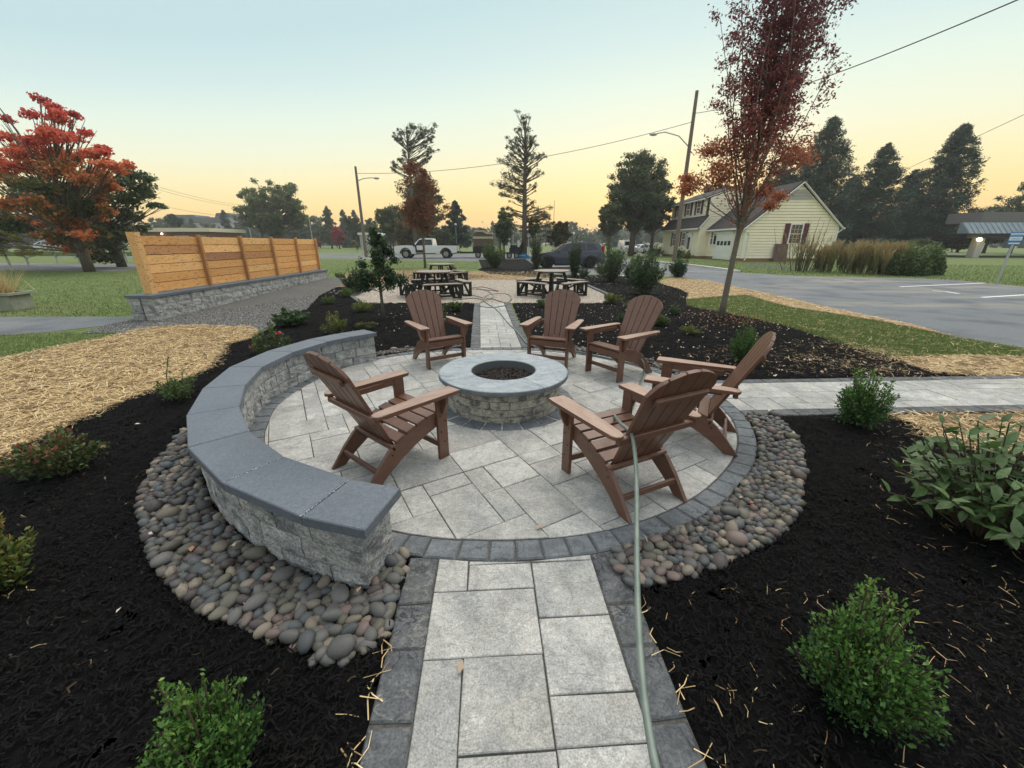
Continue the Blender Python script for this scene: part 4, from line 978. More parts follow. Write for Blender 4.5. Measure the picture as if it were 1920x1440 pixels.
# ================================================================== PLANTER
K['planter'] = mat('faded green wood', [(.3, (.2, .215, .165)), (.7, (.28, .295, .235))], 8, 5, .7, .2)
pt = thing('planter_box', 'faded green wooden planter box with dry ornamental grass by the driveway', 'planter', (-12.92, 9.95, 0), R(12))
MB().prism([(-.42, -.3), (.42, -.3), (.42, .3), (-.42, .3)], 0, .38).obj('box', K['planter'], pt, bev=.006)
rim = MB(); rim.box(-.5, .5, -.38, -.3, .38, .44).box(-.5, .5, .3, .38, .38, .44).box(-.5, -.42, -.3, .3, .38, .44).box(.42, .5, -.3, .3, .38, .44); rim.obj('rim', K['planter'], pt)
MB().box(-.42, .42, -.3, .3, .36, .4).obj('soil', K['mulch'], pt)
pt2 = thing('planter_box', 'second faded green planter box cut off by the left frame edge', 'planter', (-13.98, 10.2, 0), R(12))
MB().prism([(-.42, -.3), (.42, -.3), (.42, .3), (-.42, .3)], 0, .38).obj('box', K['planter'], pt2, bev=.006)
rim = MB(); rim.box(-.5, .5, -.38, -.3, .38, .44).box(-.5, .5, .3, .38, .38, .44).box(-.5, -.42, -.3, .3, .38, .44).box(.42, .5, -.3, .3, .38, .44); rim.obj('rim', K['planter'], pt2)
MB().box(-.42, .42, -.3, .3, .36, .4).obj('soil', K['mulch'], pt2)
n = 420; P = rng.normal(0, .16, (n, 2)); B = blades('dry_grass', P, .38, .6, .012, rng.random(n))
K['drygrass'] = mat('dry ornamental grass', [(0, (.4, .3, .13)), (1, (.6, .48, .25))], src='attr', rough=.7, trans=.2)
link('dry_grass', B, K['drygrass'], pt)

# ================================================================== SHRUBS AND BED PLANTS
def leafm(name, stops, rough=.5, trans=.25): return mat(name, stops, src='attr', rough=rough, trans=trans, spec=.3)
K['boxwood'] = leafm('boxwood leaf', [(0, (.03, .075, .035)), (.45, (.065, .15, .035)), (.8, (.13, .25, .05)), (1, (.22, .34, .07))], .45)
K['darkleaf'] = leafm('dark evergreen leaf', [(0, (.02, .045, .022)), (.6, (.045, .085, .038)), (1, (.1, .15, .06))])
K['midleaf'] = leafm('mid green leaf', [(0, (.045, .075, .027)), (.6, (.1, .15, .048)), (1, (.18, .23, .08))])
K['laurel'] = leafm('laurel leaf', [(0, (.035, .065, .032)), (.6, (.075, .125, .055)), (1, (.16, .22, .1))], .4)
K['spirea'] = leafm('gold and green leaf', [(0, (.04, .07, .02)), (.5, (.12, .16, .035)), (.85, (.28, .25, .06)), (1, (.35, .15, .06))])
K['redgreen'] = leafm('red tipped leaf', [(0, (.03, .055, .02)), (.55, (.08, .12, .035)), (.75, (.2, .09, .05)), (1, (.38, .09, .06))])
K['rose'] = leafm('pink petal', [(0, (.6, .02, .09)), (1, (.8, .1, .2))], .5)
K['bark'] = mat('grey brown bark', [(.3, (.07, .055, .045)), (.7, (.15, .125, .1))], 12, 8, .9, .9, 30, stretch=(3, 3, .6), bdist=.02)
K['stem'] = mat('brown stem', (.075, .055, .035), rough=.8)
def shrub(name, label, cat, base, w, h, m, n, leaf, aspect=.5, up=.4, shoots=8, group=None, z0=.03, spiky=.0, low=.12, flow=0):
    """leafy sprigs rising from the base fill a rounded uneven volume"""
    t = thing(name, label, cat, (base[0], base[1], z0), group=group)
    cl = []; st = MB(); ph_ = rng.uniform(0, 6.28)
    for k in range(shoots):
        a = rng.uniform(0, 6.28); rr = math.sqrt(rng.random()); lob = 1 + .13 * math.sin(3 * a + ph_) + .08 * math.sin(5 * a - ph_); x, y = math.cos(a) * rr * w * .5 * lob, math.sin(a) * rr * w * .5 * lob
        z = h * (low + (1 - low) * math.sqrt(max(0, 1 - rr ** 2 * .85))) * (rng.uniform(.6, .98) if k % 7 else rng.uniform(1.0, 1.32)) * (1 + .1 * math.sin(2 * a + ph_ * 2))
        tip = np.array((x, y, z)); s0 = np.array((x * .15, y * .15, 0))
        st.tube([s0, s0 * .4 + tip * .6 * np.array((1, 1, .9)), tip], [.006 * (h + .4), .004 * (h + .4), .002], 4, cap=False)
        m_ = max(4, int(n / shoots)); f = rng.random(m_) ** .6
        c = s0 + (tip - s0) * f[:, None]; c = c + rng.normal(0, 1, (m_, 3)) * np.array((w, w, h * .7)) * (.1 * (1.25 - f[:, None]))
        cl.append(c)
    C = np.concatenate(cl); C[:, 2] = np.abs(C[:, 2]) + .01
    out = C * np.array((1, 1, .6)); out /= np.linalg.norm(out, axis=1)[:, None] + 1e-6; out[:, 2] += spiky
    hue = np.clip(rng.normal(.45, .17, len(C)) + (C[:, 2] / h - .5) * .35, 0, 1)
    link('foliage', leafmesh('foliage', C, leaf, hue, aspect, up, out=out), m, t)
    st.obj('stems', K['stem'], t); return t
bx = 'boxwood shrubs in the near mulch beds'
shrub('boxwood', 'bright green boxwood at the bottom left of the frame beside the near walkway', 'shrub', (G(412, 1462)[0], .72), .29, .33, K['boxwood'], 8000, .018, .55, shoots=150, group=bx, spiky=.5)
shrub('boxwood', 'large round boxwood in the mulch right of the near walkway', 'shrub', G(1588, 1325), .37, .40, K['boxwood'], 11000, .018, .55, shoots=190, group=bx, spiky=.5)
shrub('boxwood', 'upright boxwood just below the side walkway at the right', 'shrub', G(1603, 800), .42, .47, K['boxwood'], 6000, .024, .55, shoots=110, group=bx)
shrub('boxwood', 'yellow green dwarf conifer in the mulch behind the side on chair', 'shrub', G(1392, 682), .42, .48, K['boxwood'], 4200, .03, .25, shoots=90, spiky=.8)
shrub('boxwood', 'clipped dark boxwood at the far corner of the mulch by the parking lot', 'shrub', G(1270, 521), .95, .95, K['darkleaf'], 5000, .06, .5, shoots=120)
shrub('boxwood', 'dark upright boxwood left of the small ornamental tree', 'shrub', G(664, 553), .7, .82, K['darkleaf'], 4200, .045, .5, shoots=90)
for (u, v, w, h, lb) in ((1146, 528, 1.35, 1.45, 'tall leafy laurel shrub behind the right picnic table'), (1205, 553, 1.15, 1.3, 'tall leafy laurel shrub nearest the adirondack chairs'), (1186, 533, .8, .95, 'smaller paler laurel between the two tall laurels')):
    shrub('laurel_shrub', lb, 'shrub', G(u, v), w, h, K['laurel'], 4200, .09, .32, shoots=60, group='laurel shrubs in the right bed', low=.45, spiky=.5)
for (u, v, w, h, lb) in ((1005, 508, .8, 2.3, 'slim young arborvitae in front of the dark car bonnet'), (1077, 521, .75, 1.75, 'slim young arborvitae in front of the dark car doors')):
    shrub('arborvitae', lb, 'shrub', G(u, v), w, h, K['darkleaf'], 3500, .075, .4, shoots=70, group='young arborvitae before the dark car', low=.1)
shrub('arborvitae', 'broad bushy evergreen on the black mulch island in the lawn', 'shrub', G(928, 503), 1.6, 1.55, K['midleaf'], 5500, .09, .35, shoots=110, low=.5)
for (u, v, w, h, m, lf_, asp, lb, cat) in (
    (124, 893, .55, .30, 'redgreen', .036, .55, 'sprawling rose bush with coral tips in the black mulch at the left', 'shrub'),
    (338, 752, .42, .22, 'midleaf', .026, .5, 'low dark green shrub outside the seat wall bend', 'shrub'),
    (548, 612, .72, .26, 'laurel', .085, .42, 'hosta like clump of grey green leaves by the gravel edge', 'plant'),
    (630, 628, .5, .34, 'spirea', .028, .5, 'golden green spirea behind the seat wall', 'shrub'),
    (680, 586, .62, .26, 'spirea', .035, .4, 'orange tipped spirea left of the small tree', 'shrub'),
    (686, 620, .4, .14, 'redgreen', .03, .5, 'low red leaved plant at the end of the seat wall', 'plant'),
    (617, 572, .45, .2, 'midleaf', .07, .12, 'tuft of fine grass on the gravel edge nearer the seat wall', 'grass'),
    (652, 558, .55, .25, 'midleaf', .07, .12, 'tuft of fine grass beside the dark boxwood', 'grass'),
    (820, 612, .4, .36, 'midleaf', .06, .3, 'leafy perennial behind the left back chair', 'plant'),
    (853, 585, .34, .2, 'midleaf', .075, .55, 'broad leaved young plant beside the far walkway', 'plant'),
    (1018, 577, .42, .22, 'midleaf', .05, .14, 'small grassy clump between far walkway and right chairs', 'grass'),
    (1146, 571, .6, .27, 'spirea', .045, .3, 'yellow green perennial at the corner of the gravel pad', 'plant'),
    (1200, 580, .8, .2, 'midleaf', .09, .2, 'arching leafy clump in front of the nearest laurel', 'plant'),
    (1168, 606, .3, .17, 'laurel', .03, .3, 'small blue green clump left of the right back chair', 'plant'),
    (1238, 612, .42, .2, 'midleaf', .045, .3, 'light green clump right of the right back chair', 'plant'),
    (1264, 592, .4, .18, 'laurel', .03, .3, 'rounded silvery clump in the leaf strewn mulch', 'plant'),
    (1297, 629, .45, .13, 'spirea', .03, .3, 'low pale clump in the mulch below the red tree', 'plant'),
    (1128, 516, .9, .5, 'spirea', .06, .3, 'pale dried perennial beside the car wheel', 'plant'),
    (1094, 520, .7, .45, 'laurel', .06, .3, 'grey green perennial beside the young arborvitae', 'plant'),
    (638, 527, .5, .35, 'midleaf', .05, .4, 'small shrub at the far end of the fence wall', 'shrub'),
    (848, 521, .5, .6, 'midleaf', .08, .3, 'thin sapling shrub right of the far picnic table', 'shrub'),
    (12, 1112, .3, .28, 'spirea', .035, .45, 'yellow green shrub cut off by the left frame edge', 'shrub')):
    shrub('bed_plant' if cat != 'shrub' else 'bed_shrub', lb, cat, G(u, v), w, h, K[m], int(1100 + 900 * w), lf_, asp, shoots=26, spiky=.6 if cat == 'grass' else .2, low=.5)
# roses
for i, (u, v, h, lb, fl) in enumerate(((492, 668, .3, 'rose bush with one pink bloom at the tip of the straw', [(472, 650)]), (530, 663, .38, 'taller rose bush with a faded pink bloom behind the seat wall', [(523, 625)]))):
    t = shrub('rose_bush', lb, 'shrub', G(u, v), .36, h, K['midleaf'], 800, .032, .5, shoots=16, low=.4)
    for (a, b) in fl:
        y = G(u, v)[1]; p = AT(a, b, y) - t.location
        C = rng.normal(0, .012, (26, 3)) + np.array(p); link('bloom', leafmesh('bloom', C, .03, rng.random(26), .8, .2), K['rose'], t)
        MB().tube([(0, 0, .02), tuple(p * .6 + Vector((0, 0, .03))), tuple(p)], .004, 5).obj('stem', K['stem'], t)
# thin rose cane by the wall bend
y = G(317, 745)[1]; t = thing('rose_cane', 'single thin rose cane with a few leaves in front of the straw', 'plant', (*G(317, 735), .02))
pp = [Vector((0, 0, 0)), AT(312, 705, y) - t.location, AT(315, 668, y) - t.location]
MB().tube(pp, .004, 5).obj('cane', K['stem'], t)
C = np.concatenate([np.array(pp[0].lerp(pp[2], f)) + rng.normal(0, .02, (5, 3)) for f in (.4, .55, .7, .8, .95)]); link('foliage', leafmesh('foliage', C, .035, rng.random(25), .5, .2), K['midleaf'], t)

# the big leaved plant at the right edge: every leaf a part
K['bigleaf'] = mat('broad glossy leaf', [(.3, (.06, .115, .04)), (.6, (.1, .17, .055)), (.8, (.16, .23, .08))], 6, 4, .42, .25, 30, rnd=1, hv=.3, spec=.4, trans=.22)
def bigleaf(k):
    r = random.Random(k); b = bmesh.new(); n = 7; L = []; fold = r.uniform(.15, .35); bend = r.uniform(.2, .6)
    for i in range(n + 1):
        f = i / n; w = .21 * math.sin(math.pi * f ** .8) ** .9 + .004; x = f; z = -bend * f * f * .5 + .12 * f
        L.append([b.verts.new((x, -w, z + w * fold * (1 + .3 * math.sin(i * 2 + k)))), b.verts.new((x, 0, z)), b.verts.new((x, w, z + w * fold))])
    for A, B in zip(L, L[1:]):
        b.faces.new((A[0], B[0], B[1], A[1])); b.faces.new((A[1], B[1], B[2], A[2]))
    me = bpy.data.meshes.new('leaf'); b.to_mesh(me); b.free(); me.shade_smooth(); me.materials.append(K['bigleaf']); return me
BL = [bigleaf(k) for k in range(5)]
rb = thing('leafy_shrub', 'broad leaved green shrub spilling over the black mulch at the right edge', 'shrub', (2.74, 1.83, .02))
st = MB(); cnt = 0
for k in range(95):
    a = rng.uniform(0, 6.28); rr = math.sqrt(rng.random()); x, y = math.cos(a) * rr * .55, math.sin(a) * rr * .5; z = (.74 - .48 * rr * rr) * rng.uniform(.55, 1.08)
    p0, p2 = Vector((x * .2, y * .2, 0)), Vector((x, y, z)); p1 = p0.lerp(p2, .5) + Vector((0, 0, .05)); st.tube([p0, p1, p2], [.006, .005, .003], 5, cap=False)
    nl = random.randint(7, 10)
    for i in range(nl):
        f = .35 + .65 * i / (nl - 1); p = p0.lerp(p1, f * 2) if f < .5 else p1.lerp(p2, f * 2 - 1)
        yaw = i * 2.4 + k; pit_ = rng.uniform(-.1, .55) if f < .9 else rng.uniform(-1.0, -.4); s = rng.uniform(.075, .125) * (1.1 - .25 * f)
        o = link('leaf', BL[random.randrange(5)], None, rb, p, (rng.normal(0, .3), pit_, yaw), s); cnt += 1
st.obj('stems', K['stem'], rb)
# ornamental grass clumps beside the yellow house
K['orngrass'] = leafm('tawny ornamental grass', [(0, (.09, .1, .05)), (.5, (.2, .19, .08)), (.8, (.36, .26, .12)), (1, (.42, .29, .17))], .7)
og = 'ornamental grasses right of the yellow house'
for i, (u, v, w, h, lb, mm) in enumerate(((1515, 510, 2.0, 2.1, 'loose twiggy shrub against the yellow gable wall', 'orngrass'), (1570, 512, 2.6, 1.5, 'tawny ornamental grass clump nearest the yellow house', 'orngrass'), (1622, 515, 2.9, 1.6, 'tawny ornamental grass clump in the middle of the row', 'orngrass'),
                                 (1676, 517, 2.7, 1.5, 'dense green and tawny grass clump', 'orngrass'), (1716, 518, 2.2, 1.55, 'darker green shrub right of the grass clumps', 'midleaf'), (1748, 516, 1.8, 1.5, 'dark shrub at the right end of the grass row', 'midleaf'))):
    x, y = G(u, v); t = thing('ornamental_grass' if mm == 'orngrass' else 'garden_shrub', lb, 'plant', (x, y + w * .3, 0), group=og)
    if mm == 'orngrass':
        n = 420 if i == 0 else 3600; tuft = rng.normal(0, 1, (26, 2)) * np.array((w * .26, w * .16)); th = rng.uniform(.7, 1.12, 26) * h; q_ = rng.integers(0, 26, n)
        f = rng.random(n) ** .6; a = rng.uniform(0, 6.28, n); fl = f ** 1.5 * .32 * h * .5
        P = np.stack([tuft[q_, 0] + np.cos(a) * fl, tuft[q_, 1] + np.sin(a) * fl, f * th[q_]], 1); o_ = np.stack([np.cos(a) * .35, np.sin(a) * .35, np.full(n, 2.4)], 1)
        me = leafmesh('foliage', P, .34, np.clip(f * .8 + rng.normal(0, .13, n), 0, 1), .085, up=.1, out=o_)
    else:
        n = 3800; a = rng.uniform(0, 6.28, n); rr = np.sqrt(rng.random(n)); P = np.stack([np.cos(a) * rr * w * .5, np.sin(a) * rr * w * .4, rng.random(n) ** .7 * h * np.sqrt(np.maximum(.08, 1 - rr ** 2)) * (1 + .12 * np.sin(a * 5))], 1)
        me = leafmesh('foliage', P, .15, np.clip(P[:, 2] / h * .7 + rng.normal(.1, .18, n), 0, 1), .45, up=.3)
    link('foliage', me, K[mm], t)
    if i == 0:
        tw = MB()
        for _ in range(26):
            q = Vector((rng.normal(0, .5), rng.normal(0, .4), 0)); tw.tube([q, q * 1.5 + Vector((0, 0, .9)), q * 2 + Vector((0, 0, rng.uniform(1.8, 3)))], [.02, .015, .006], 4, cap=False)
        tw.obj('stems', K['stem'], t)
# ================================================================== TREES
K['treeleaf'] = leafm('deciduous leaf', [(0, (.05, .075, .042)), (.6, (.11, .145, .07)), (1, (.21, .225, .1))], .6)
K['oliveleaf'] = leafm('olive autumn leaf', [(0, (.04, .05, .022)), (.6, (.1, .095, .035)), (1, (.2, .14, .05))], .6)
K['needle'] = leafm('dark conifer needle', [(0, (.035, .06, .045)), (.6, (.07, .105, .07)), (1, (.125, .16, .095))], .6, .12)
K['pineneedle'] = leafm('pine needle', [(0, (.05, .065, .045)), (.6, (.095, .12, .07)), (1, (.15, .165, .09))], .6, .15)
K['maple'] = leafm('maple leaf red to green', [(0, (.04, .075, .03)), (.3, (.07, .1, .04)), (.42, (.24, .15, .055)), (.6, (.66, .22, .08)), (.8, (.68, .12, .085)), (1, (.42, .06, .07))], .5, .45)
K['redtree'] = leafm('crimson zelkova leaf', [(0, (.46, .18, .085)), (.35, (.32, .09, .065)), (.7, (.23, .066, .07)), (1, (.17, .055, .066))], .5, .42)
K['rustleaf'] = leafm('rust leaf', [(0, (.07, .07, .03)), (.4, (.17, .085, .04)), (1, (.27, .08, .055))], .6, .25)
K['scarlet'] = leafm('scarlet leaf', [(0, (.2, .02, .03)), (1, (.45, .05, .06))], .6, .25)
K['yellowleaf'] = leafm('yellow green leaf', [(0, (.09, .11, .03)), (.6, (.19, .2, .05)), (1, (.32, .27, .07))], .6, .25)
K['barkred'] = mat('smooth taupe bark', [(.3, (.11, .095, .075)), (.7, (.19, .165, .13))], 16, 8, .8, .6, 40, stretch=(2, 2, 6), bdist=.008)
def mktree(name, label, cat, base, clumps, trunk, leaf, per, m, bark, group=None, flat=.7, aspect=.55, limb=.03, fork=.55, rotz=0, droop=0, twigs=2, z=0):
    """trunk = [(x,y,z,r)...]; clumps = [(x,y,z,r,hue)...]; limbs run from the trunk to every clump"""
    t = thing(name, label, cat, (base[0], base[1], z), rotz, group)
    tr = MB(); tr.tube([p[:3] for p in trunk], [p[3] for p in trunk], 9)
    tz = np.array([p[2] for p in trunk]); tp = np.array([p[:3] for p in trunk]); trr = np.array([p[3] for p in trunk])
    CS, HU = [], []
    for (x, y, zc, r, hue) in clumps:
        c = np.array((x, y, zc)); z0 = np.clip(zc * fork if fork > 0 else zc + fork, tz[0] + (tz[-1] - tz[0]) * .12, tz[-1])
        s0 = np.array([np.interp(z0, tz, tp[:, k]) for k in range(3)]); r0 = min(limb, float(np.interp(z0, tz, trr)) * .7)
        mid = s0 * .45 + c * .55 + np.array((0, 0, (zc - z0) * -.08)) + rng.normal(0, .04, 3) * r
        tr.tube([s0, s0 * .75 + mid * .25, mid, c], [r0, r0 * .8, r0 * .5, r0 * .2], 5, cap=False)
        for _ in range(twigs):
            q = c + rng.normal(0, r * .6, 3) * np.array((1, 1, flat)); tr.tube([mid, (mid + q) / 2 + rng.normal(0, r * .08, 3), q], [r0 * .4, r0 * .3, r0 * .12], 4, cap=False)
        n = int(per * (r ** 1.6) * rng.uniform(.8, 1.2)) + 4
        d = rng.normal(size=(n, 3)); d /= np.linalg.norm(d, axis=1)[:, None]; rad = rng.random(n) ** .45
        sub = rng.normal(0, 1, (5, 3)); sub /= np.linalg.norm(sub, axis=1)[:, None]; pick = sub[rng.integers(0, 5, n)]
        p = (d * .62 + pick * .5) * rad[:, None] * r * np.array((1, 1, flat)); p[:, 2] -= droop * (p[:, 0] ** 2 + p[:, 1] ** 2)
        CS.append(c + p); HU.append(np.clip(hue + rng.normal(0, .1, n), 0, 1))
    C = np.concatenate(CS); H_ = np.concatenate(HU); out = C - C.mean(0); out /= np.linalg.norm(out, axis=1)[:, None] + 1e-6
    tr.obj('trunk', bark, t, smooth=True)
    link('crown', leafmesh('crown', C, leaf, H_, aspect, .5, out=out * .5), m, t)
    return t
def round_clumps(n, c, rad, r, hue=.5, inner=.35, flat_bottom=None):
    L = []
    for k in range(n):
        d = rng.normal(size=3); d /= np.linalg.norm(d); f = inner + (1 - inner) * rng.random() ** .5
        p = np.array(c) + d * np.array(rad) * f * rng.uniform(.82, 1.08)
        if flat_bottom and p[2] < flat_bottom: p[2] = flat_bottom + rng.random() * .2 * rad[2]
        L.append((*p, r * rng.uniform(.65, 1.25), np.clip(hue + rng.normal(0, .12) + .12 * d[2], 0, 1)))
    return L
def cone_clumps(n, z0, z1, R0, r, hue=.45, power=.7, ragged=.25):
    R0 *= 1.22; power = max(power, .66); L = [(0, 0, z0 + (z1 - z0) * q, R0 * (1 - q) ** power * .45 + .05, hue) for q in np.linspace(.05, .93, 14)]
    for k in range(n):
        f = rng.random() ** .85; zz = z0 + (z1 - z0) * f; rr = R0 * (1 - f) ** power * rng.uniform(1 - ragged, 1.05) * (rng.random() ** .5); a = rng.uniform(0, 6.28)
        L.append((rr * math.cos(a), rr * math.sin(a), zz, r * (1.15 - .75 * f) * rng.uniform(.7, 1.2), np.clip(hue + rng.normal(0, .15), 0, 1)))
    L.append((0, 0, z1, r * .3, hue)); return L
def at_base(u, Y): return ((u - 960) * Y / (FPX * _c + 262 * _s), Y)
def Z(v, Y): return AT(960, v, Y)[2]

# slim crimson tree in the right bed
bx_, by_ = G(1352, 597); by_ += 0; trk = [(0, 0, 0, .075), (0, 0, .35, .062), (.02, 0, 1.2, .055), (.05, 0, 2.0, .048), (.1, .02, 3.2, .034), (.12, .0, 4.6, .022), (.15, 0, 5.9, .01), (.16, 0, 6.7, .005)]
t = thing('crimson_tree', 'slim young tree with crimson leaves and a bare pale trunk in the right mulch bed', 'tree', (bx_, by_, .03))
tr = MB().tube([p[:3] for p in trk], [p[3] for p in trk], 10); CS = []; HU = []
for k in range(46):
    a = k * 2.4 + rng.uniform(-.4, .4); z0 = 1.45 + 2.6 * (k / 46) ** 1.1; L = (4.75 - (z0 - 1.4) * .62) * rng.uniform(.62, 1.05); sp = rng.uniform(.05, .25)
    if k < 8: L *= .62
    s0 = Vector((float(np.interp(z0, [p[2] for p in trk], [p[0] for p in trk])), 0, z0)); pts = [s0]; dirv = Vector((math.cos(a) * sp * 1.9, math.sin(a) * sp * 1.9, 1)).normalized()
    for i in range(1, 7):
        dirv = (dirv + Vector((math.cos(a), math.sin(a), 0)) * (-.1 if i > 3 else .0) + Vector(rng.normal(0, .05, 3))).normalized(); pts.append(pts[-1] + dirv * L / 6)
    tr.tube(pts, [.014 * (1 - i / 7.5) + .0015 for i in range(7)], 5, cap=False)
    nb = 11
    for i in range(nb):
        f = .22 + .78 * i / (nb - 1); j = min(5, int(f * 6)); p = pts[j].lerp(pts[j + 1], f * 6 - j)
        d = Vector((rng.normal(), rng.normal(), rng.uniform(-.1, .8))).normalized(); l = rng.uniform(.2, .58) * (1.25 - .5 * f); q = p + d * l
        tr.tube([p, q], [.004, .0015], 3, cap=False)
        zz = q.z; dens = np.clip((zz - 1.9) / 1.7, .12, 1.15)
        n = int(46 * dens); w = rng.random(n)[:, None]; C = np.array(p) * (1 - w) + np.array(q) * w + rng.normal(0, .055, (n, 3)); C[:, 2] -= .02
        CS.append(C); HU.append(np.clip((zz - 2.0) / 2.6 * .75 + rng.normal(.05, .14, n), 0, 1))
# orange sprays low on the left and right
for (dx, dz, r) in ((-.95, 2.75, .3), (-.7, 2.95, .3), (-1.15, 2.6, .22), (-.45, 2.8, .25), (.75, 3.1, .35), (.9, 2.5, .2), (.62, 2.3, .18), (1.05, 3.35, .3), (-.5, 3.4, .35), (-.8, 3.3, .25), (-1.35, 2.75, .14), (.35, 2.55, .2)):
    c = Vector((dx, rng.normal(0, .3), dz)); tr.tube([(.05, 0, 1.6 + dz * .12), c * .5 + Vector((0, 0, .9)), c], [.012, .008, .002], 4, cap=False)
    n = int(1500 * r); C = np.array(c) + rng.normal(0, r * .45, (n, 3)) * np.array((1, 1, .6)); CS.append(C); HU.append(np.clip(rng.normal(.12, .12, n), 0, 1))
tr.obj('trunk', K['barkred'], t, smooth=True)
C = np.concatenate(CS); link('crown', leafmesh('crown', C, .064, np.concatenate(HU), .45, .3, droop=.5), K['redtree'], t)

# small ornamental tree
x, y = G(720, 600); L = []
for k in range(46):
    f = rng.random() ** 1.15; zz = .72 + 1.12 * f; rr = .56 * (1 - f) ** .75 * rng.uniform(.45, 1); a = rng.uniform(0, 6.28)
    L.append((rr * math.cos(a), rr * math.sin(a), zz, .16 * (1.2 - .6 * f), np.clip(rng.normal(.4, .2), 0, 1)))
mktree('ornamental_tree', 'small dark green young tree with pale stake like trunk left of the picnic tables', 'tree', (x, y), L, [(0, 0, 0, .038), (0, 0, .6, .03), (-.02, 0, 1.2, .018), (-.01, 0, 1.8, .004)], .06, 3400, K['darkleaf'], K['barkred'], flat=.9, aspect=.5, limb=.01, fork=.75, droop=1.2, z=.03)

# slim rust coloured tree beyond the tables
Y = 27.5; x = at_base(794, Y)[0]; k_ = Y / 8.8
L = [(rng.normal(0, .75) * (1 - abs(f - .45)), rng.normal(0, .6), 2.6 + 3.6 * f, .62 * (1.15 - .5 * f), np.clip(rng.normal(.6, .2), 0, 1)) for f in rng.random(46)]
mktree('rust_tree', 'slim young tree with rust coloured crown behind the left picnic tables', 'tree', (x, Y), L, [(0, 0, 0, .09), (0, 0, 2, .07), (-.05, 0, 4, .04), (-.1, 0, 6.2, .01)], .12, 620, K['rustleaf'], K['barkred'], flat=1.0, limb=.025, fork=.6)

# large red maple at the left
Y = 24; L = []
def m_(u, v, dy, r, hue): p = AT(u, v, Y + dy); L.append((p.x - MX, dy, p.z, r, hue))
MX = at_base(150, Y)[0]
spec = [(75, 185, .45, .95), (100, 200, .5, .9), (60, 215, .5, .85), (110, 225, .6, .85), (140, 215, .35, .9), (85, 250, .7, .8), (130, 255, .7, .75), (160, 250, .4, .85), (60, 265, .6, .8), (10, 225, .4, .9), (-15, 250, .6, .85), (20, 260, .5, .8), (35, 285, .7, .7), (95, 290, .8, .65),
        (140, 295, .8, .62), (175, 290, .6, .7), (190, 275, .4, .8), (200, 285, .35, .8), (60, 310, .8, .55), (110, 320, .9, .5), (150, 330, .8, .55), (190, 330, .7, .6), (215, 315, .6, .65), (235, 310, .45, .7), (20, 310, .7, .7), (-10, 300, .7, .75), (-20, 330, .9, .5), (200, 355, .6, .6), (180, 370, .6, .55),
        (165, 350, .7, .5), (215, 350, .5, .6), (120, 355, .9, .3), (80, 350, .9, .28), (40, 345, .8, .35), (30, 380, .8, .5), (10, 385, .6, .55), (70, 390, .8, .42), (100, 400, .8, .4), (60, 410, .7, .5), (95, 420, .6, .55), (130, 415, .7, .5), (150, 425, .5, .55), (120, 432, .4, .6), (190, 395, .6, .5), (185, 410, .4, .5),
        (-10, 410, .8, .45), (140, 445, .6, .6), (110, 455, .5, .65), (165, 440, .5, .55), (80, 440, .5, .5), (130, 465, .5, .6), (150, 460, .5, .5), (160, 475, .4, .45), (120, 450, .6, .35), (175, 465, .4, .3), (185, 435, .5, .3), (115, 380, .9, .22), (150, 390, .9, .2), (20, 420, .8, .15), (-20, 440, .8, .12)]
for (u, v, r, h) in spec:
    m_(u, v, rng.normal(0, 1.1), r * 1.15, h); 
    if r > .5: m_(u + rng.normal(0, 12), v + rng.normal(0, 9), rng.normal(0, 1.5), r * .8, h + rng.normal(0, .05))
mktree('maple_tree', 'large autumn maple with red and orange foliage at the left', 'tree', (MX, Y), L, [(0, 0, 0, .28), (0, 0, 1.2, .24), (-.1, 0, 2.6, .19), (-.5, 0, 4.6, .12), (-1.2, 0, 7.2, .05), (-1.9, 0, 8.8, .012)], .17, 560, K['maple'], K['bark'], flat=.55, limb=.07, fork=.55, aspect=.75, twigs=3)
Y = 29; L = []; MX = at_base(215, Y)[0]
for (u, v, r) in [(250, 330, .9), (280, 335, .6), (265, 350, .8), (230, 345, 1.1), (290, 385, .5), (305, 388, .35), (245, 375, 1.1), (270, 365, .7), (220, 400, 1.3), (250, 410, .9), (265, 425, .6), (200, 430, 1.3), (230, 440, 1.2), (250, 450, .8), (210, 460, 1.1), (180, 455, 1.1), (160, 440, 1.3), (130, 400, 1.2), (90, 370, 1.3), (60, 350, 1.2), (30, 370, 1.3),
                  (0, 400, 1.4), (40, 410, 1.3), (90, 430, 1.3), (130, 450, 1.1), (20, 440, 1.2), (60, 345, 1), (170, 480, .8), (205, 485, .7), (-20, 420, 1.3), (-30, 460, 1.3), (200, 370, 1.2), (170, 400, 1.3)]: m_(u, v, rng.normal(0, 1), r * 1.1, rng.uniform(.2, .7))
mktree('green_maple', 'dark green spreading tree right behind the red maple', 'tree', (MX, Y), L, [(0, 0, 0, .3), (0, 0, 1.5, .25), (.1, 0, 4, .14), (.2, 0, 7, .03)], .21, 420, K['treeleaf'], K['bark'], flat=.5, limb=.07, fork=.6, aspect=.7)

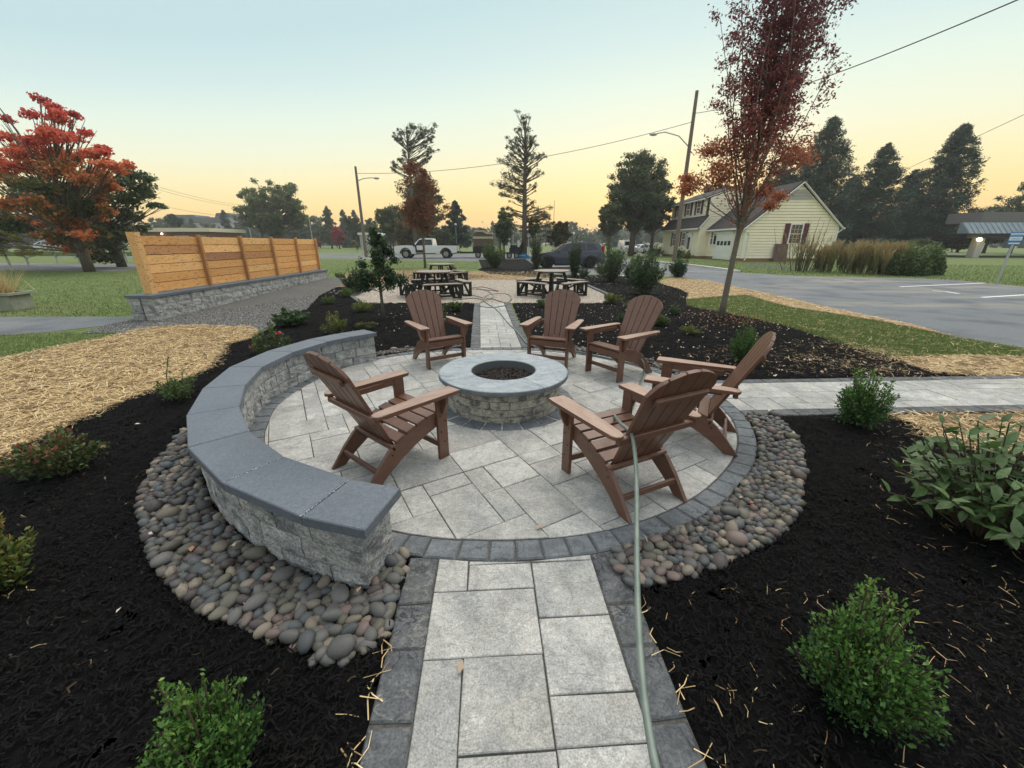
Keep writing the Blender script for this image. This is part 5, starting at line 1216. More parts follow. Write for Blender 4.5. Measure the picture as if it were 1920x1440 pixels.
# white tubed saplings in the left lawn
K['tube'] = mat('pale tree guard', (.42, .43, .38), rough=.6)
sg = 'saplings with pale trunk guards in the left lawn'
for i, (u, v, w, h, mm, lb) in enumerate(((22, 505, 2.4, 2.4, 'yellowleaf', 'yellow green sapling with pale trunk guard at the left edge'), (55, 498, 1.5, 1.7, 'yellowleaf', 'second yellow green sapling with pale trunk guard from the left edge'),
                                       (109, 494, .6, 1.5, 'oliveleaf', 'thin nearly bare sapling with pale trunk guard'), (151, 494, 1.5, 1.9, 'rustleaf', 'reddish brown sapling with pale trunk guard under the maple'),
                                       (178, 490, 1.3, 1.8, 'treeleaf', 'green sapling with pale trunk guard beside the reddish one'), (240, 492, 2.2, 2.0, 'treeleaf', 'broad green sapling with pale trunk guard beside the wooden screen'))):
    x, y = G(u, v); L = [(rng.normal(0, w * .24), rng.normal(0, w * .24), h * rng.uniform(.42, 1), .38, rng.uniform(.3, .8)) for _ in range(12 if w > 1 else 5)]
    t = mktree('sapling', lb, 'tree', (x, y), L, [(0, 0, 0, .04), (-.03, 0, h * .5, .03), (-.05, 0, h, .008)], .11, 560 if w > 1 else 90, K[mm], K['bark'], group=sg, limb=.015, flat=.8)
    MB().tube([(0, 0, 0), (-.02, 0, .75)], .07, 8).obj('trunk_guard', K['tube'], t)

# tall pines
def pine(u, Y, vtop, vlow, lb, cl, lean=0):
    x = at_base(u, Y)[0]; H_ = Z(vtop, Y); L = []
    for (du, v, r) in cl:
        p = AT(u + du, v, Y); L.append((p.x - x, rng.normal(0, r * .8), p.z, r * .8, rng.uniform(.2, .7)))
        for _ in range(4): L.append((p.x - x + rng.normal(0, r * .75), rng.normal(0, r), p.z + rng.normal(0, r * .5), r * rng.uniform(.3, .6), rng.uniform(.3, .9)))
    return mktree('tall_pine', lb, 'tree', (x, Y), L, [(0, 0, 0, .34), (0, 0, H_ * .3, .26), (lean * .5, 0, H_ * .65, .17), (lean, 0, H_ * .98, .04)], Y * .0042, 215, K['pineneedle'], K['bark'], flat=.8, limb=.07, fork=.9, aspect=.34, twigs=4)
pine(983, 46, 222, 300, 'tall ragged pine rising behind the dark parked car', [(0, 228, .7), (8, 240, .8), (-8, 245, .6), (12, 255, .5), (-14, 262, .7), (2, 262, .5), (16, 270, .6), (-22, 278, .8), (-10, 285, .6), (10, 290, .8), (22, 296, .7), (-30, 300, .9), (-18, 312, .8), (12, 318, .7), (24, 322, .6), (-38, 325, 1.0), (-25, 335, .9), (-45, 345, .8),
      (-15, 345, .6), (20, 350, .5), (-30, 358, .7), (-12, 372, .5), (16, 380, .7), (28, 392, .9), (38, 405, 1.0), (48, 420, 1.0), (20, 405, .7), (-20, 400, .5), (-30, 390, .6), (30, 430, .8), (-25, 420, .5)])
pine(779, 62, 232, 300, 'tall sparse pine standing behind the rust coloured tree', [(-5, 240, .9), (12, 244, 1), (25, 246, .8), (-22, 250, .9), (-36, 258, .5), (-28, 262, .6), (15, 258, .7), (28, 262, .6), (-12, 268, .6), (20, 275, .5), (30, 280, .6), (-20, 285, .5), (24, 292, .6), (-28, 300, .6), (-35, 310, .8), (20, 302, .5), (-10, 312, .6), (10, 320, .5), (-42, 318, .5)])

# individual mid and far trees: (kind, u, Y, vtop, half width px, vcrown bottom)
def roundtree(u, Y, vt, hw, vb, lb, m, seed_hue=.45, n=46, name='deciduous_tree', trunkr=.25, leafk=.0046, per=300, group=None, flat=.75):
    x = at_base(u, Y)[0]; k = Y / 790; H_ = Z(vt, Y); zb = max(.4, Z(vb, Y)); rz = (H_ - zb) / 2; rx = hw * k; r = max(rx, rz) * .17; n = int(n * 2.5); per = per * .42
    L = round_clumps(n, (0, 0, zb + rz), (rx * .86, rx * .86, rz * .88), r, seed_hue)
    s = (24 / Y)
    return mktree(name, lb, 'tree', (x, Y), L, [(0, 0, 0, trunkr), (0, 0, zb + .3, trunkr * .8), (0, 0, zb + rz, trunkr * .5), (0, 0, H_ * .93, trunkr * .1)], Y * leafk, per * 1.25 / r ** 1.6, K[m], K['bark'], group=group, flat=flat, limb=trunkr * .35, fork=.7)
def conifer(u, Y, vt, hw, vb, lb, m='needle', n=95, group=None, power=.6, per=150, name='conifer'):
    x = at_base(u, Y)[0]; k = Y / 790; H_ = Z(vt, Y); zb = max(.2, Z(vb, Y)); R0 = hw * k; r = R0 * .27; n = int(n * 3); per = per * .5
    return mktree(name, lb, 'tree', (x, Y), cone_clumps(n, zb, H_, R0, r, power=power), [(0, 0, 0, .3), (0, 0, zb + 1, .26), (0, 0, H_ * .97, .03)], Y * .0056, per * 1.5 / r ** 1.6, K[m], K['bark'], group=group, flat=.75, limb=.06, fork=.96, aspect=.3, droop=.06, twigs=1)
roundtree(1185, 54, 268, 64, 445, 'large dense dark tree standing left of the yellow house', 'treeleaf', .4, 80, per=330, trunkr=.42)
roundtree(1222, 56, 330, 36, 440, 'lower right neighbour tree of the large dark tree by the yellow house', 'treeleaf', .3, 40, per=260)
roundtree(1142, 52, 375, 34, 445, 'low left neighbour tree of the large dark tree', 'treeleaf', .5, 36, per=240)
roundtree(530, 92, 328, 60, 452, 'broad tree above the right end of the wooden screen', 'treeleaf', .65, 62, per=250)
roundtree(495, 96, 345, 40, 450, 'left companion of the broad tree above the wooden screen', 'treeleaf', .6, 36, per=220)
roundtree(945, 40, 382, 21, 465, 'small bushy tree left of the tall ragged pine', 'treeleaf', .5, 34, per=180, trunkr=.1)
roundtree(1048, 44, 408, 27, 468, 'small olive tree right of the tall ragged pine', 'oliveleaf', .4, 34, per=180, trunkr=.1)
roundtree(1000, 43, 402, 14, 445, 'slender small tree under the tall ragged pine', 'oliveleaf', .5, 18, per=120, trunkr=.08)
roundtree(800, 74, 318, 42, 462, 'broad olive tree behind the rust coloured tree', 'oliveleaf', .35, 60, per=260)
roundtree(738, 80, 372, 32, 462, 'bushy tree left of the rust coloured tree', 'treeleaf', .6, 44, per=220)
roundtree(770, 70, 400, 36, 468, 'yellowing tree low behind the rust coloured tree', 'oliveleaf', .75, 40, per=220)
conifer(857, 72, 378, 30, 462, 'layered cedar right of the rust coloured tree', power=.6, n=60)
roundtree(830, 68, 425, 26, 470, 'dark green tree behind the white pickup', 'treeleaf', .4, 36, per=200)
roundtree(905, 80, 425, 24, 468, 'dusky bush tree behind the equipment trailer', 'treeleaf', .5, 30, per=180)
roundtree(636, 125, 424, 17, 466, 'bright scarlet tree in the far treeline', 'scarlet', .5, 24, per=170)
roundtree(594, 120, 450, 9, 466, 'small scarlet tree in the far treeline by the pole', 'scarlet', .4, 12, per=120)
conifer(622, 130, 388, 18, 455, 'pointed tree above the scarlet tree', 'treeleaf', n=40, power=.5, per=120)
roundtree(670, 118, 396, 20, 460, 'open crowned tree right of the scarlet tree', 'oliveleaf', .3, 30, per=120)
roundtree(700, 110, 405, 22, 462, 'round tree right of the tall lamp pole', 'treeleaf', .5, 30, per=160)
roundtree(668, 85, 452, 5, 470, 'tiny yellow green sapling on the far lawn', 'yellowleaf', .6, 8, per=90, trunkr=.05)
roundtree(338, 118, 400, 16, 428, 'round pine above the brick building roof', 'needle', .4, 26, per=150)
# behind the house
conifer(1508, 62, 222, 74, 455, 'tallest dark spruce behind the yellow house gable', n=150, per=190, group='dark spruces behind the yellow house')
conifer(1440, 66, 290, 56, 450, 'dark spruce rising over the middle of the house roof', n=90, per=170, group='dark spruces behind the yellow house')
conifer(1612, 60, 272, 60, 462, 'middle dark spruce right of the yellow house', n=120, per=180, group='dark spruces behind the yellow house')
conifer(1735, 58, 236, 66, 462, 'broad dark spruce at the right end of the row', n=150, per=190, group='dark spruces behind the yellow house', power=.55)
conifer(1675, 64, 320, 46, 462, 'shorter dark spruce between the two right spruces', n=80, per=170, group='dark spruces behind the yellow house')
conifer(1570, 66, 330, 50, 462, 'shorter dark spruce between the tallest and the middle spruce', n=80, per=170, group='dark spruces behind the yellow house')
roundtree(1330, 72, 330, 46, 440, 'reddish tree behind the left part of the house roof', 'rustleaf', .3, 40, per=200)
roundtree(1900, 66, 335, 62, 455, 'dark leafy tree at the right edge behind the blue roof', 'treeleaf', .35, 60, per=260)
roundtree(1850, 70, 385, 40, 462, 'low dark tree left of the right edge tree', 'treeleaf', .3, 40, per=220)
roundtree(1800, 75, 440, 30, 470, 'yellowish bushy tree left of the concrete pillar', 'oliveleaf', .6, 30, per=200)
for i, (u, Y, vt, hw) in enumerate(((1600, 70, 425, 60), (1690, 70, 420, 60), (1650, 52, 448, 50), (1560, 50, 450, 40), (1720, 50, 446, 45))):
    roundtree(u, Y, vt, hw, 485, ('low dark hedge tree filling the gap under the spruces, %s' % ('behind the tawny grasses', 'right of the tawny grasses', 'in the middle of the row', 'next to the gable wall', 'at the right end')[i]), 'treeleaf', .25, 30, per=240, group='low trees under the spruces')

# far treeline: copies of five builds, each its own tree
protos = [roundtree(560, 150, 400, 28, 470, 'hazy tree in the far treeline above the lawn', 'treeleaf', .45, 26, per=150), roundtree(600, 150, 410, 30, 470, 'hazy olive tree in the far treeline', 'oliveleaf', .35, 26, per=150),
          conifer(650, 155, 395, 16, 465, 'hazy pointed conifer in the far treeline', n=40, per=110), roundtree(690, 150, 418, 34, 470, 'hazy wide tree in the far treeline', 'treeleaf', .6, 30, per=150)]
fg = 'trees of the hazy far treeline'
for p in protos: p['group'] = fg
def nearest(u):
    M = [(90, 'left of the red maple'), (240, 'beside the red maple'), (330, 'left of the wooden screen'), (420, 'above the brick building'), (480, 'beside the far hill houses'), (560, 'above the wooden screen'), (625, 'right of the screen end'), (690, 'near the lamp pole'), (760, 'left of the rust tree'), (860, 'behind the white pickup'),
         (930, 'behind the trailer'), (1020, 'by the tall ragged pine'), (1110, 'above the dark car'), (1190, 'right of the dark car'), (1260, 'left of the yellow house'), (1500, 'behind the yellow house'), (1800, 'right of the yellow house'), (1900, 'near the blue roof'), (2600, 'beyond the right edge')]
    return min(M, key=lambda q: abs(q[0] - u))[1]
seenl = {}
for i in range(84):
    u = -260 + i * 29 + rng.uniform(-9, 9); Y = rng.uniform(135, 230)
    if 1300 < u < 1440: Y = 150
    p = protos[rng.choice([0, 0, 1, 2, 3])]; s = Y / 150 * rng.uniform(.75, 1.08) * (.82 if 860 < u < 1250 else 1)
    k = ('hazy tree of the far treeline ' if p is not protos[2] else 'hazy pointed conifer of the far treeline ') + nearest(u)
    seenl[k] = seenl.get(k, 0) + 1
    copy_tree(p, (at_base(u, Y)[0], Y, -.3), rng.uniform(0, 6.28), k, fg, s)
# low hazy wood mass far behind
wl_ = MB()
n = 150; P = []
far = []
for i in range(420):
    x = rng.uniform(-420, 420); y = 250 + rng.uniform(0, 60); far.append((x, y, rng.uniform(3, 8), rng.uniform(4.5, 7)))
CC = np.concatenate([np.array(f[:3]) + rng.normal(0, 1, (130, 3)) * np.array((f[3], f[3], f[3] * .42)) for f in far]); CC[:, 2] = np.abs(CC[:, 2])
stuff('far_woods', leafmesh('far_woods', CC, 1.7, rng.random(len(CC)) * .6, .8, .5), K['treeleaf'], 'far wooded skyline in the haze')
hill = MB(); K['hill'] = mat('wooded hill', [(.3, (.04, .055, .04)), (.7, (.08, .09, .06))], .08, 6, .95)
hill.lathe([(190, -1), (150, 6), (90, 14), (30, 19), (1, 20)], 40, Matrix.Translation((-330, 420, 0)) @ Matrix.Diagonal((1.3, .5, 1, 1)))
tag(hill.obj('hills', K['hill'], smooth=True), kind='structure')

# ================================================================== YELLOW HOUSE
K['siding'] = mat('pale yellow clapboard', [(.3, (.8, .73, .54)), (.7, (.87, .8, .62))], 1.2, 6, .65)
K['trim'] = mat('white trim', (.74, .74, .7), rough=.5)
K['shingle'] = mat('dark shingle', [(.3, (.028, .026, .028)), (.7, (.06, .055, .056))], 9, 8, .95, .6, 12, stretch=(1, 1, 4))
K['shutter'] = mat('maroon shutter', (.115, .028, .04), rough=.55)
K['glass'] = mat('dark window glass', (.015, .02, .028), rough=.12, spec=.8)
K['brickf'] = mat('brick footing', (.3, .15, .1), rough=.9)
hs = thing('yellow_house', 'pale yellow clapboard house with white garage door and maroon shutters', 'house', (21.3, 38, 0))
HO = Vector((21.3, 38, 0))
def hobj(name, mb, m, parent=None, **k):
    o = mb.obj(name, m, parent or hs, **k); return o
def clap(polys, o, u, n, name='wall', pitch=.25, m=None):
    """lapped boards over convex outlines (u,z); o origin, u direction, n outward normal"""
    mb = MB(); o, u, n = Vector(o), Vector(u), Vector(n)
    for poly in polys:
        z0 = min(p[1] for p in poly); z1 = max(p[1] for p in poly); z = z0
        while z < z1 - .01:
            zb = z + .04   # a recessed course line under every board
            q = clip(ccw(poly), [(-99, zb), (99, zb), (99, min(z + pitch, z1)), (-99, min(z + pitch, z1))])
            if len(q) > 2 and parea(q) > .002:
                Mx = Matrix(((u.x, n.x, 0, o.x), (u.y, n.y, 0, o.y), (0, 0, 1, 0), (0, 0, 0, 1)))
                F_ = [mb.b.verts.new(o + u * a + Vector((0, 0, b)) + n * (.09 - .03 * (b - z) / pitch)) for a, b in q]; B_ = [mb.b.verts.new(o + u * a + Vector((0, 0, b))) for a, b in q]
                mb.b.faces.new(F_)
                for k in range(len(q)): mb.b.faces.new((F_[k], F_[(k + 1) % len(q)], B_[(k + 1) % len(q)], B_[k]))
            z += pitch
        V = [mb.b.verts.new(o + u * a + Vector((0, 0, b)) - n * .005) for a, b in poly]; mb.b.faces.new(V)
    return hobj(name, mb, m or K['siding'])
X = Vector((1, 0, 0)); Yv = Vector((0, 1, 0))
W_ = 8.3; EZ = 3.1; RZ = 6.6
clap([[(0, .25), (W_, .25), (W_, EZ), (W_ / 2, RZ - .15), (0, EZ)]], (0, 0, 0), X, -Yv)
clap([[(0, .25), (7, .25), (7, EZ), (0, EZ)]], (0, 0, 0), Yv, -X)
clap([[(0, .25), (10.5, .25), (10.5, 3.35), (0, 3.35)]], (-1, 7, 0), Yv, -X)
clap([[(0, .25), (7.9, .25), (7.9, 3.35), (3.9, 7.2), (.6, 6.1), (.6, 4.2), (0, 3.35)]], (-1, 7, 0), X, -Yv)
clap([[(0, 4.3), (9.5, 4.3), (9.5, 6.15), (0, 6.15)]], (-.4, 7.6, 0), Yv, -X)
hobj('foundation', MB().box(.02, W_ - .02, .02, 17, 0, .25).box(-.98, 6.8, 7.02, 17.4, 0, .249), K['brickf'])
def roof(a, b, c, d, th=.14):
    mb = MB(); P = [Vector(p) for p in (a, b, c, d)]; n = (P[1] - P[0]).cross(P[3] - P[0]).normalized(); n = n if n.z > 0 else -n
    A = [mb.b.verts.new(p) for p in P]; B = [mb.b.verts.new(p + n * th) for p in P]; mb.b.faces.new(A); mb.b.faces.new(B)
    for k in range(4): mb.b.faces.new((A[k], A[(k + 1) % 4], B[(k + 1) % 4], B[k]))
    return hobj('roof', mb, K['shingle'])
sl = (RZ - EZ) / (W_ / 2); ov = .35
roof((-ov, -.25, EZ - sl * ov), (W_ / 2, -.25, RZ), (W_ / 2, 7.2, RZ), (-ov, 7.2, EZ - sl * ov))
roof((W_ + ov, -.25, EZ - sl * ov), (W_ / 2, -.25, RZ), (W_ / 2, 17, RZ), (W_ + ov, 17, EZ - sl * ov))
roof((-1.35, 6.8, 3.1), (-.35, 6.8, 4.35), (-.35, 17.6, 4.35), (-1.35, 17.6, 3.1))
roof((-.7, 7.4, 6.08), (2.9, 6.8, 7.35), (2.9, 17.6, 7.35), (-.7, 17.6, 6.08))
roof((2.9, 6.8, 7.35), (7.2, 6.8, 3.2), (7.2, 17.6, 3.2), (2.9, 17.6, 7.35))
tm = MB()
for s in (0, 1):
    x0 = -ov if s == 0 else W_ + ov
    tm.bar((x0, -.27, EZ - sl * ov + .0), (W_ / 2, -.27, RZ), .05, .24, up=(0, 1, 0))
hobj('rake_trim', tm, K['trim'])
hobj('rake_trim', MB().bar((-.35, 6.78, 4.3), (-1.3, 6.78, 3.1), .05, .22, up=(0, 1, 0)).bar((-.75, 7.35, 6.1), (2.9, 6.78, 7.35), .05, .2, up=(0, 1, 0)).bar((2.9, 6.78, 7.35), (7.0, 6.78, 3.4), .05, .2, up=(0, 1, 0)), K['trim'])
hobj('gutter', MB().box(-ov - .12, -ov + .02, -.2, 7, EZ - sl * ov - .02, EZ - sl * ov + .12), K['trim'])
hobj('gutter', MB().box(W_ + ov - .02, W_ + ov + .12, -.3, 17, EZ - sl * ov - .02, EZ - sl * ov + .12), K['trim'])
hobj('gutter', MB().box(-1.47, -1.33, 6.8, 17.6, 3.0, 3.14), K['trim'])
hobj('gutter', MB().box(-.84, -.7, 7.4, 17.6, 5.98, 6.12), K['trim'])
hobj('downspout', MB().tube([(-.3, -.1, EZ - .35), (.35, -.12, EZ - .7), (.35, -.12, .2), (.2, -.25, .1)], .05, 6), K['trim'])
hobj('downspout', MB().tube([(W_ + .35, -.15, EZ - .3), (W_ - .05, -.1, EZ - .7), (W_ - .05, -.1, .2)], .05, 6), K['trim'])
hobj('corner_board', MB().box(-.06, .06, -.11, .02, .25, EZ - .1), K['trim'])
hobj('corner_board', MB().box(W_ - .06, W_ + .06, -.11, .02, .25, EZ - .1), K['trim'])
hobj('corner_board', MB().box(-1.1, -.94, 6.89, 7.02, .25, 3.2), K['siding'])
def window(o, u, n, w, h, sh=True, rows=(2, 2), cols=3):
    o, u, n = Vector(o), Vector(u), Vector(n); zz = Vector((0, 0, 1)); M = Matrix.Translation(o) @ Matrix((u, zz, n)).transposed().to_4x4()
    f = .12; mb = MB(); mb.box(-w / 2 - f, -w / 2, -f, h + f, .03, .15, M).box(w / 2, w / 2 + f, -f, h + f, .03, .11, M).box(-w / 2, w / 2, -f, 0, .03, .12, M).box(-w / 2, w / 2, h, h + f, .03, .11, M).box(-w / 2, w / 2, h / 2 - .03, h / 2 + .03, .095, .125, M)
    fr = hobj('window', mb, K['trim']); MB().box(-w / 2, w / 2, 0, h, .095, .102, M).obj('pane', K['glass'], fr)
    mu = MB()
    for i in range(1, cols): mu.box(-w / 2 + w * i / cols - .007, -w / 2 + w * i / cols + .007, 0, h, .102, .115, M)
    for half in (0, 1):
        for j in range(1, rows[half]): z_ = h / 2 * half + h / 2 * j / rows[half]; mu.box(-w / 2, w / 2, z_ - .007, z_ + .007, .103, .116, M)
    mu.obj('muntins', K['trim'], fr)
    if sh:
        for s in (-1, 1):
            c = s * (w / 2 + f + .24); mb = MB().box(c - .22, c + .22, -f, h + f, .09, .13, M)
            for j in range(9): mb.box(c - .17, c + .17, h * j / 9 + .02, h * j / 9 + .06, .13, .145, M)
            hobj('shutter', mb, K['shutter'])
window((W_ * .545, 0, 1.62), X, -Yv, 1.0, 1.55, rows=(2, 2), cols=3)
for y_, hh in ((9.2 + 1.9, 1.35), (9.2 + 4.6, 1.35)): window((-1, 7 + (y_ - 9.2) + 1.9, 1.35), Yv, -X, .95, 1.35)
for y_ in (9.3, 12.0, 15.0): window((-.4, y_, 4.75), Yv, -X, .85, 1.15)
window((0, 5.95, 1.5), Yv, -X, .5, 1.2, sh=False, cols=1)
# garage door, entry door, vent, leaning board
M = Matrix.Translation((0, 3.4, .06)) @ Matrix((Yv, Vector((0, 0, 1)), -X)).transposed().to_4x4()
gd = hobj('garage_door', MB().box(-1.45, 1.45, 0, 2.45, .05, .1, M), K['trim'])
for j in range(4):
    for i in range(4):
        x0 = -1.4 + i * .7
        if j == 2: MB().box(x0 + .1, x0 + .6, .62 * j + .1, .62 * j + .5, .1, .11, M).obj('pane', K['glass'], gd)
        else: MB().box(x0 + .05, x0 + .65, .62 * j + .06, .62 * j + .52, .1, .12, M).obj('panel', K['trim'], gd)
hobj('garage_trim', MB().box(-1.65, -1.45, 0, 2.65, .03, .15, M).box(1.45, 1.65, 0, 2.65, .03, .15, M).box(-1.65, 1.65, 2.45, 2.65, .03, .16, M), K['trim'])
M = Matrix.Translation((-1, 9.3, .1)) @ Matrix((Yv, Vector((0, 0, 1)), -X)).transposed().to_4x4()
dr = hobj('front_door', MB().box(-.5, .5, 0, 2.35, .05, .1, M), K['trim']); MB().box(-.3, .3, .85, 2.15, .1, .11, M).obj('pane', K['glass'], dr); MB().box(.36, .42, 1.05, 1.12, .1, .16, M).obj('handle', K['screw'], dr)
hobj('door_trim', MB().box(-.68, -.5, 0, 2.6, .03, .15, M).box(.5, .68, 0, 2.6, .03, .15, M).box(-.68, .68, 2.35, 2.6, .03, .16, M), K['trim'])
vm = MB(); 
for k in range(6):
    z_ = RZ - 1.35 + k * .14; hw = max(.05, (RZ - .25 - z_) / sl - .05); vm.box(W_ / 2 - hw, W_ / 2 + hw, -.15, -.06, z_, z_ + .09)
hobj('gable_vent', vm, mat('grey louvre', (.4, .41, .42), rough=.6))
K['brownboard'] = mat('brown panel', (.13, .075, .065), rough=.7)
tag(MB().box(-.62, .62, -.02, .02, 0, 1.55).obj('leaning_panel', K['brownboard'], None, loc=(HO.x + 3.4, HO.y - .42, .02), rot=(-.16, 0, 0)), 'brown board leaning against the yellow gable wall', 'board')
# house bits: sign, shrubs, gravel
K['blackm'] = mat('black metal', (.012, .012, .013), rough=.5)
p = G(1297, 481); sg_ = thing('house_sign', 'small black hanging sign on a black post before the house door', 'sign', (p[0] - .9, 43, 0))
MB().box(-.05, .05, -.05, .05, 0, 2.75).bar((0, 0, 2.45), (-1.15, 0, 2.45), .05, .05).obj('post', K['blackm'], sg_)
MB().box(-1.1, -.15, -.02, .02, 1.5, 2.35).obj('board', K['blackm'], sg_)
K['wpaint'] = mat('white sign paint', (.7, .7, .66), rough=.6)
MB().box(-.9, -.35, -.026, -.021, 2.1, 2.15).box(-.85, -.4, -.026, -.021, 1.95, 1.99).box(-.95, -.3, -.026, -.021, 1.72, 1.77).obj('lettering', K['wpaint'], sg_)
shrub('house_shrub', 'yellow flowering shrub at the front door of the yellow house', 'shrub', (HO.x - 2.2, HO.y + 6.6), 1.3, .8, K['yellowleaf'], 1800, .12, .5, shoots=40)
shrub('house_shrub', 'dark green shrub left of the yellow one at the house door', 'shrub', (HO.x - 2.4, HO.y + 8.2), 1.2, 1.0, K['darkleaf'], 1800, .12, .5, shoots=40)
shrub('house_shrub', 'dark shrubs at the far left corner of the yellow house', 'shrub', (HO.x - 2.2, HO.y + 16.5), 2.4, 1.2, K['midleaf'], 2200, .15, .5, shoots=40)
sheet('gravel_apron', GP([(1392, 494), (1500, 500), (1548, 505), (1500, 506), (1400, 499)]), .006, K['darkgravel'])

# ================================================================== VEHICLES
K['tyre'] = mat('tyre rubber', (.012, .012, .013), rough=.8)
K['rim'] = mat('alloy rim', (.3, .31, .32), rough=.35, metal=.8)
K['blackrim'] = mat('black alloy', (.025, .025, .028), rough=.3, metal=.6)
K['navy'] = mat('navy car paint', (.016, .024, .05), rough=.28, spec=.5, coat=.6)
K['whitecar'] = mat('white car paint', (.62, .63, .64), rough=.3, spec=.5, coat=.8)
K['chrome'] = mat('chrome', (.6, .6, .6), rough=.2, metal=1)
K['redlamp'] = mat('red lamp lens', (.35, .01, .012), rough=.25)
K['lens'] = mat('clear lamp lens', (.6, .6, .58), rough=.15)
K['autoglass'] = mat('car glass', (.02, .028, .032), rough=.12, spec=.45)
def wheel_parts(parent, x, y, r, w, rim, sgn):
    wh = MB().lathe([(r * .62, -w / 2), (r * .94, -w / 2), (r, -w * .3), (r, w * .3), (r * .94, w / 2), (r * .62, w / 2), (r * .62, -w / 2)], 28, Matrix.Translation((x, y, r)) @ Matrix.Rotation(math.pi / 2, 4, 'X'), cap=False).obj('wheel', K['tyre'], parent, smooth=False)
    mb = MB().lathe([(r * .64, -w * .42), (r * .64, w * .42), (r * .58, w * .42), (r * .5, w * .2), (.05, w * .2)], 24, Matrix.Translation((x, y, r)) @ Matrix.Rotation(math.pi / 2, 4, 'X')); 
    for k in range(7):
        a = k * 6.283 / 7; mb.bar((x, y + sgn * w * .36, r), (x + math.cos(a) * r * .6, y + sgn * w * .4, r + math.sin(a) * r * .6), .05, .06)
    mb.obj('rim', rim, wh)
def carpoly(name, poly, W, m, parent, shoulder=1.0, taper=.34, y0=None, y1=None, bev=.0):
    """side outline (x,z) extruded across; narrows above the shoulder"""
    mb = MB(); M = Matrix(((1, 0, 0, 0), (0, 0, 1, 0), (0, 1, 0, 0), (0, 0, 0, 1))); mb.prism(poly, -W / 2 if y0 is None else y0, W / 2 if y1 is None else y1, M)
    for v in mb.b.verts:
        if v.co.z > shoulder: v.co.y *= 1 - taper * (v.co.z - shoulder) / (W / 2)
        if v.co.z < .5: v.co.y *= .97
    return mb.obj(name, m, parent, bev=bev, seg=2)
def arch(cx, r, z0, n=8): return [(cx + r * math.cos(a), z0 + r * math.sin(a)) for a in np.linspace(math.pi, 0, n)]
def suv(label, cat, loc, rz, paint, s=1, rim='blackrim', name='parked_car', low=False):
    t = thing(name, label, cat, loc, rz, scale=s); W = 1.86; wr = .365
    h = -.16 if low else 0
    body = [(-2.28, .35), (-1.80, .24)] + arch(-1.38, .43, .36)[0:1] + arch(-1.38, .43, .36)[1:] + [(-.95, .22), (.98, .22)] + arch(1.40, .43, .36) + [(1.85, .26), (2.28, .38), (2.33, .62), (2.26, .98), (2.16, 1.06 + h), (-.92, 1.05 + h), (-1.55, .99 + h), (-2.1, .88 + h), (-2.29, .72 + h * .5)]
    body = [(x, z) for x, z in body]
    carpoly('body', body, W, K[paint], t, shoulder=.8, taper=.12, bev=.035)
    gh = [(-.98, 1.02 + h), (-.2, 1.52 + h), (.15, 1.6 + h), (1.25, 1.63 + h), (1.85, 1.58 + h), (2.02, 1.45 + h), (2.2, 1.03 + h)]
    carpoly('cabin', gh, W - .1, K[paint], t, shoulder=1.0 + h, taper=.38, bev=.03)
    for sd in (-1, 1):
        for wn_, q in (('side_window', [(-.72, 1.07 + h), (-.12, 1.46 + h), (.16, 1.52 + h), (.18, 1.07 + h)]), ('side_window', [(.26, 1.07 + h), (.24, 1.53 + h), (1.02, 1.54 + h), (1.06, 1.09 + h)]), ('side_window', [(1.14, 1.1 + h), (1.1, 1.54 + h), (1.6, 1.5 + h), (1.86, 1.18 + h)])):
            y_ = sd * (W - .1) / 2; carpoly(wn_, q, W, K['autoglass'], t, 1.0 + h, .38, min(y_, y_ + sd * .008), max(y_, y_ + sd * .008))
        MB().cbox((-.72, sd * .99, 1.08 + h), (.14, .2, .13)).obj('mirror', K[paint], t, bev=.02)
        for hx in (.02, .95): MB().cbox((hx, sd * .925, .93 + h), (.2, .03, .035)).obj('door_handle', K[paint], t)
        MB().cbox((-2.1, sd * .74, .82 + h), (.28, .3, .14)).obj('headlight', K['lens'], t, bev=.03)
        MB().cbox((2.18, sd * .82, 1.18 + h), (.14, .16, .42)).obj('tail_light', K['redlamp'], t, bev=.02)
        carpoly('sill', [(-.95, .2), (.98, .2), (.98, .33), (-.95, .33)], W, K['blackm'], t, 9, 0, min(sd * .9, sd * .95), max(sd * .9, sd * .95))
        for wx in (-1.38, 1.40):
            MB().tube([(wx + .44 * math.cos(a), sd * .915, .365 + .44 * math.sin(a)) for a in np.linspace(-.1, math.pi + .1, 12)], .035, 6).obj('wheel_arch', K['blackm'] if rim == 'blackrim' else K[paint], t)
            wheel_parts(t, wx, sd * .82, wr, .23, K[rim], sd)
    carpoly('windscreen', [(-.955, 1.05 + h), (-.215, 1.525 + h), (-.235, 1.545 + h), (-.975, 1.07 + h)], W - .35, K['autoglass'], t, 1.0 + h, .38)
    carpoly('rear_window', [(2.06, 1.42 + h), (2.19, 1.12 + h), (2.215, 1.12 + h), (2.085, 1.42 + h)], W - .4, K['autoglass'], t, 1.0 + h, .38)
    return t
suv('dark navy sport utility car with black wheels parked behind the young arborvitae', 'car', (3.75, 27.9, 0), R(3), 'navy', 1.03)
pk = thing('pickup_truck', 'white crew pickup truck with open dark front doorway parked on the far road', 'truck', (-9.55, 46.6, 0), 0, scale=1.13)
W = 2.0
bd = [(-3.05, .5), (-2.85, .42)] + arch(-2.0, .52, .45) + [(-1.45, .42), (1.4, .42)] + arch(1.95, .52, .45) + [(2.5, .5), (3.05, .55), (3.08, 1.18), (.75, 1.2), (-1.15, 1.2), (-2.2, 1.22), (-2.95, 1.15), (-3.1, .8)]
carpoly('body', bd, W, K['whitecar'], pk, 9, 0, bev=.03)
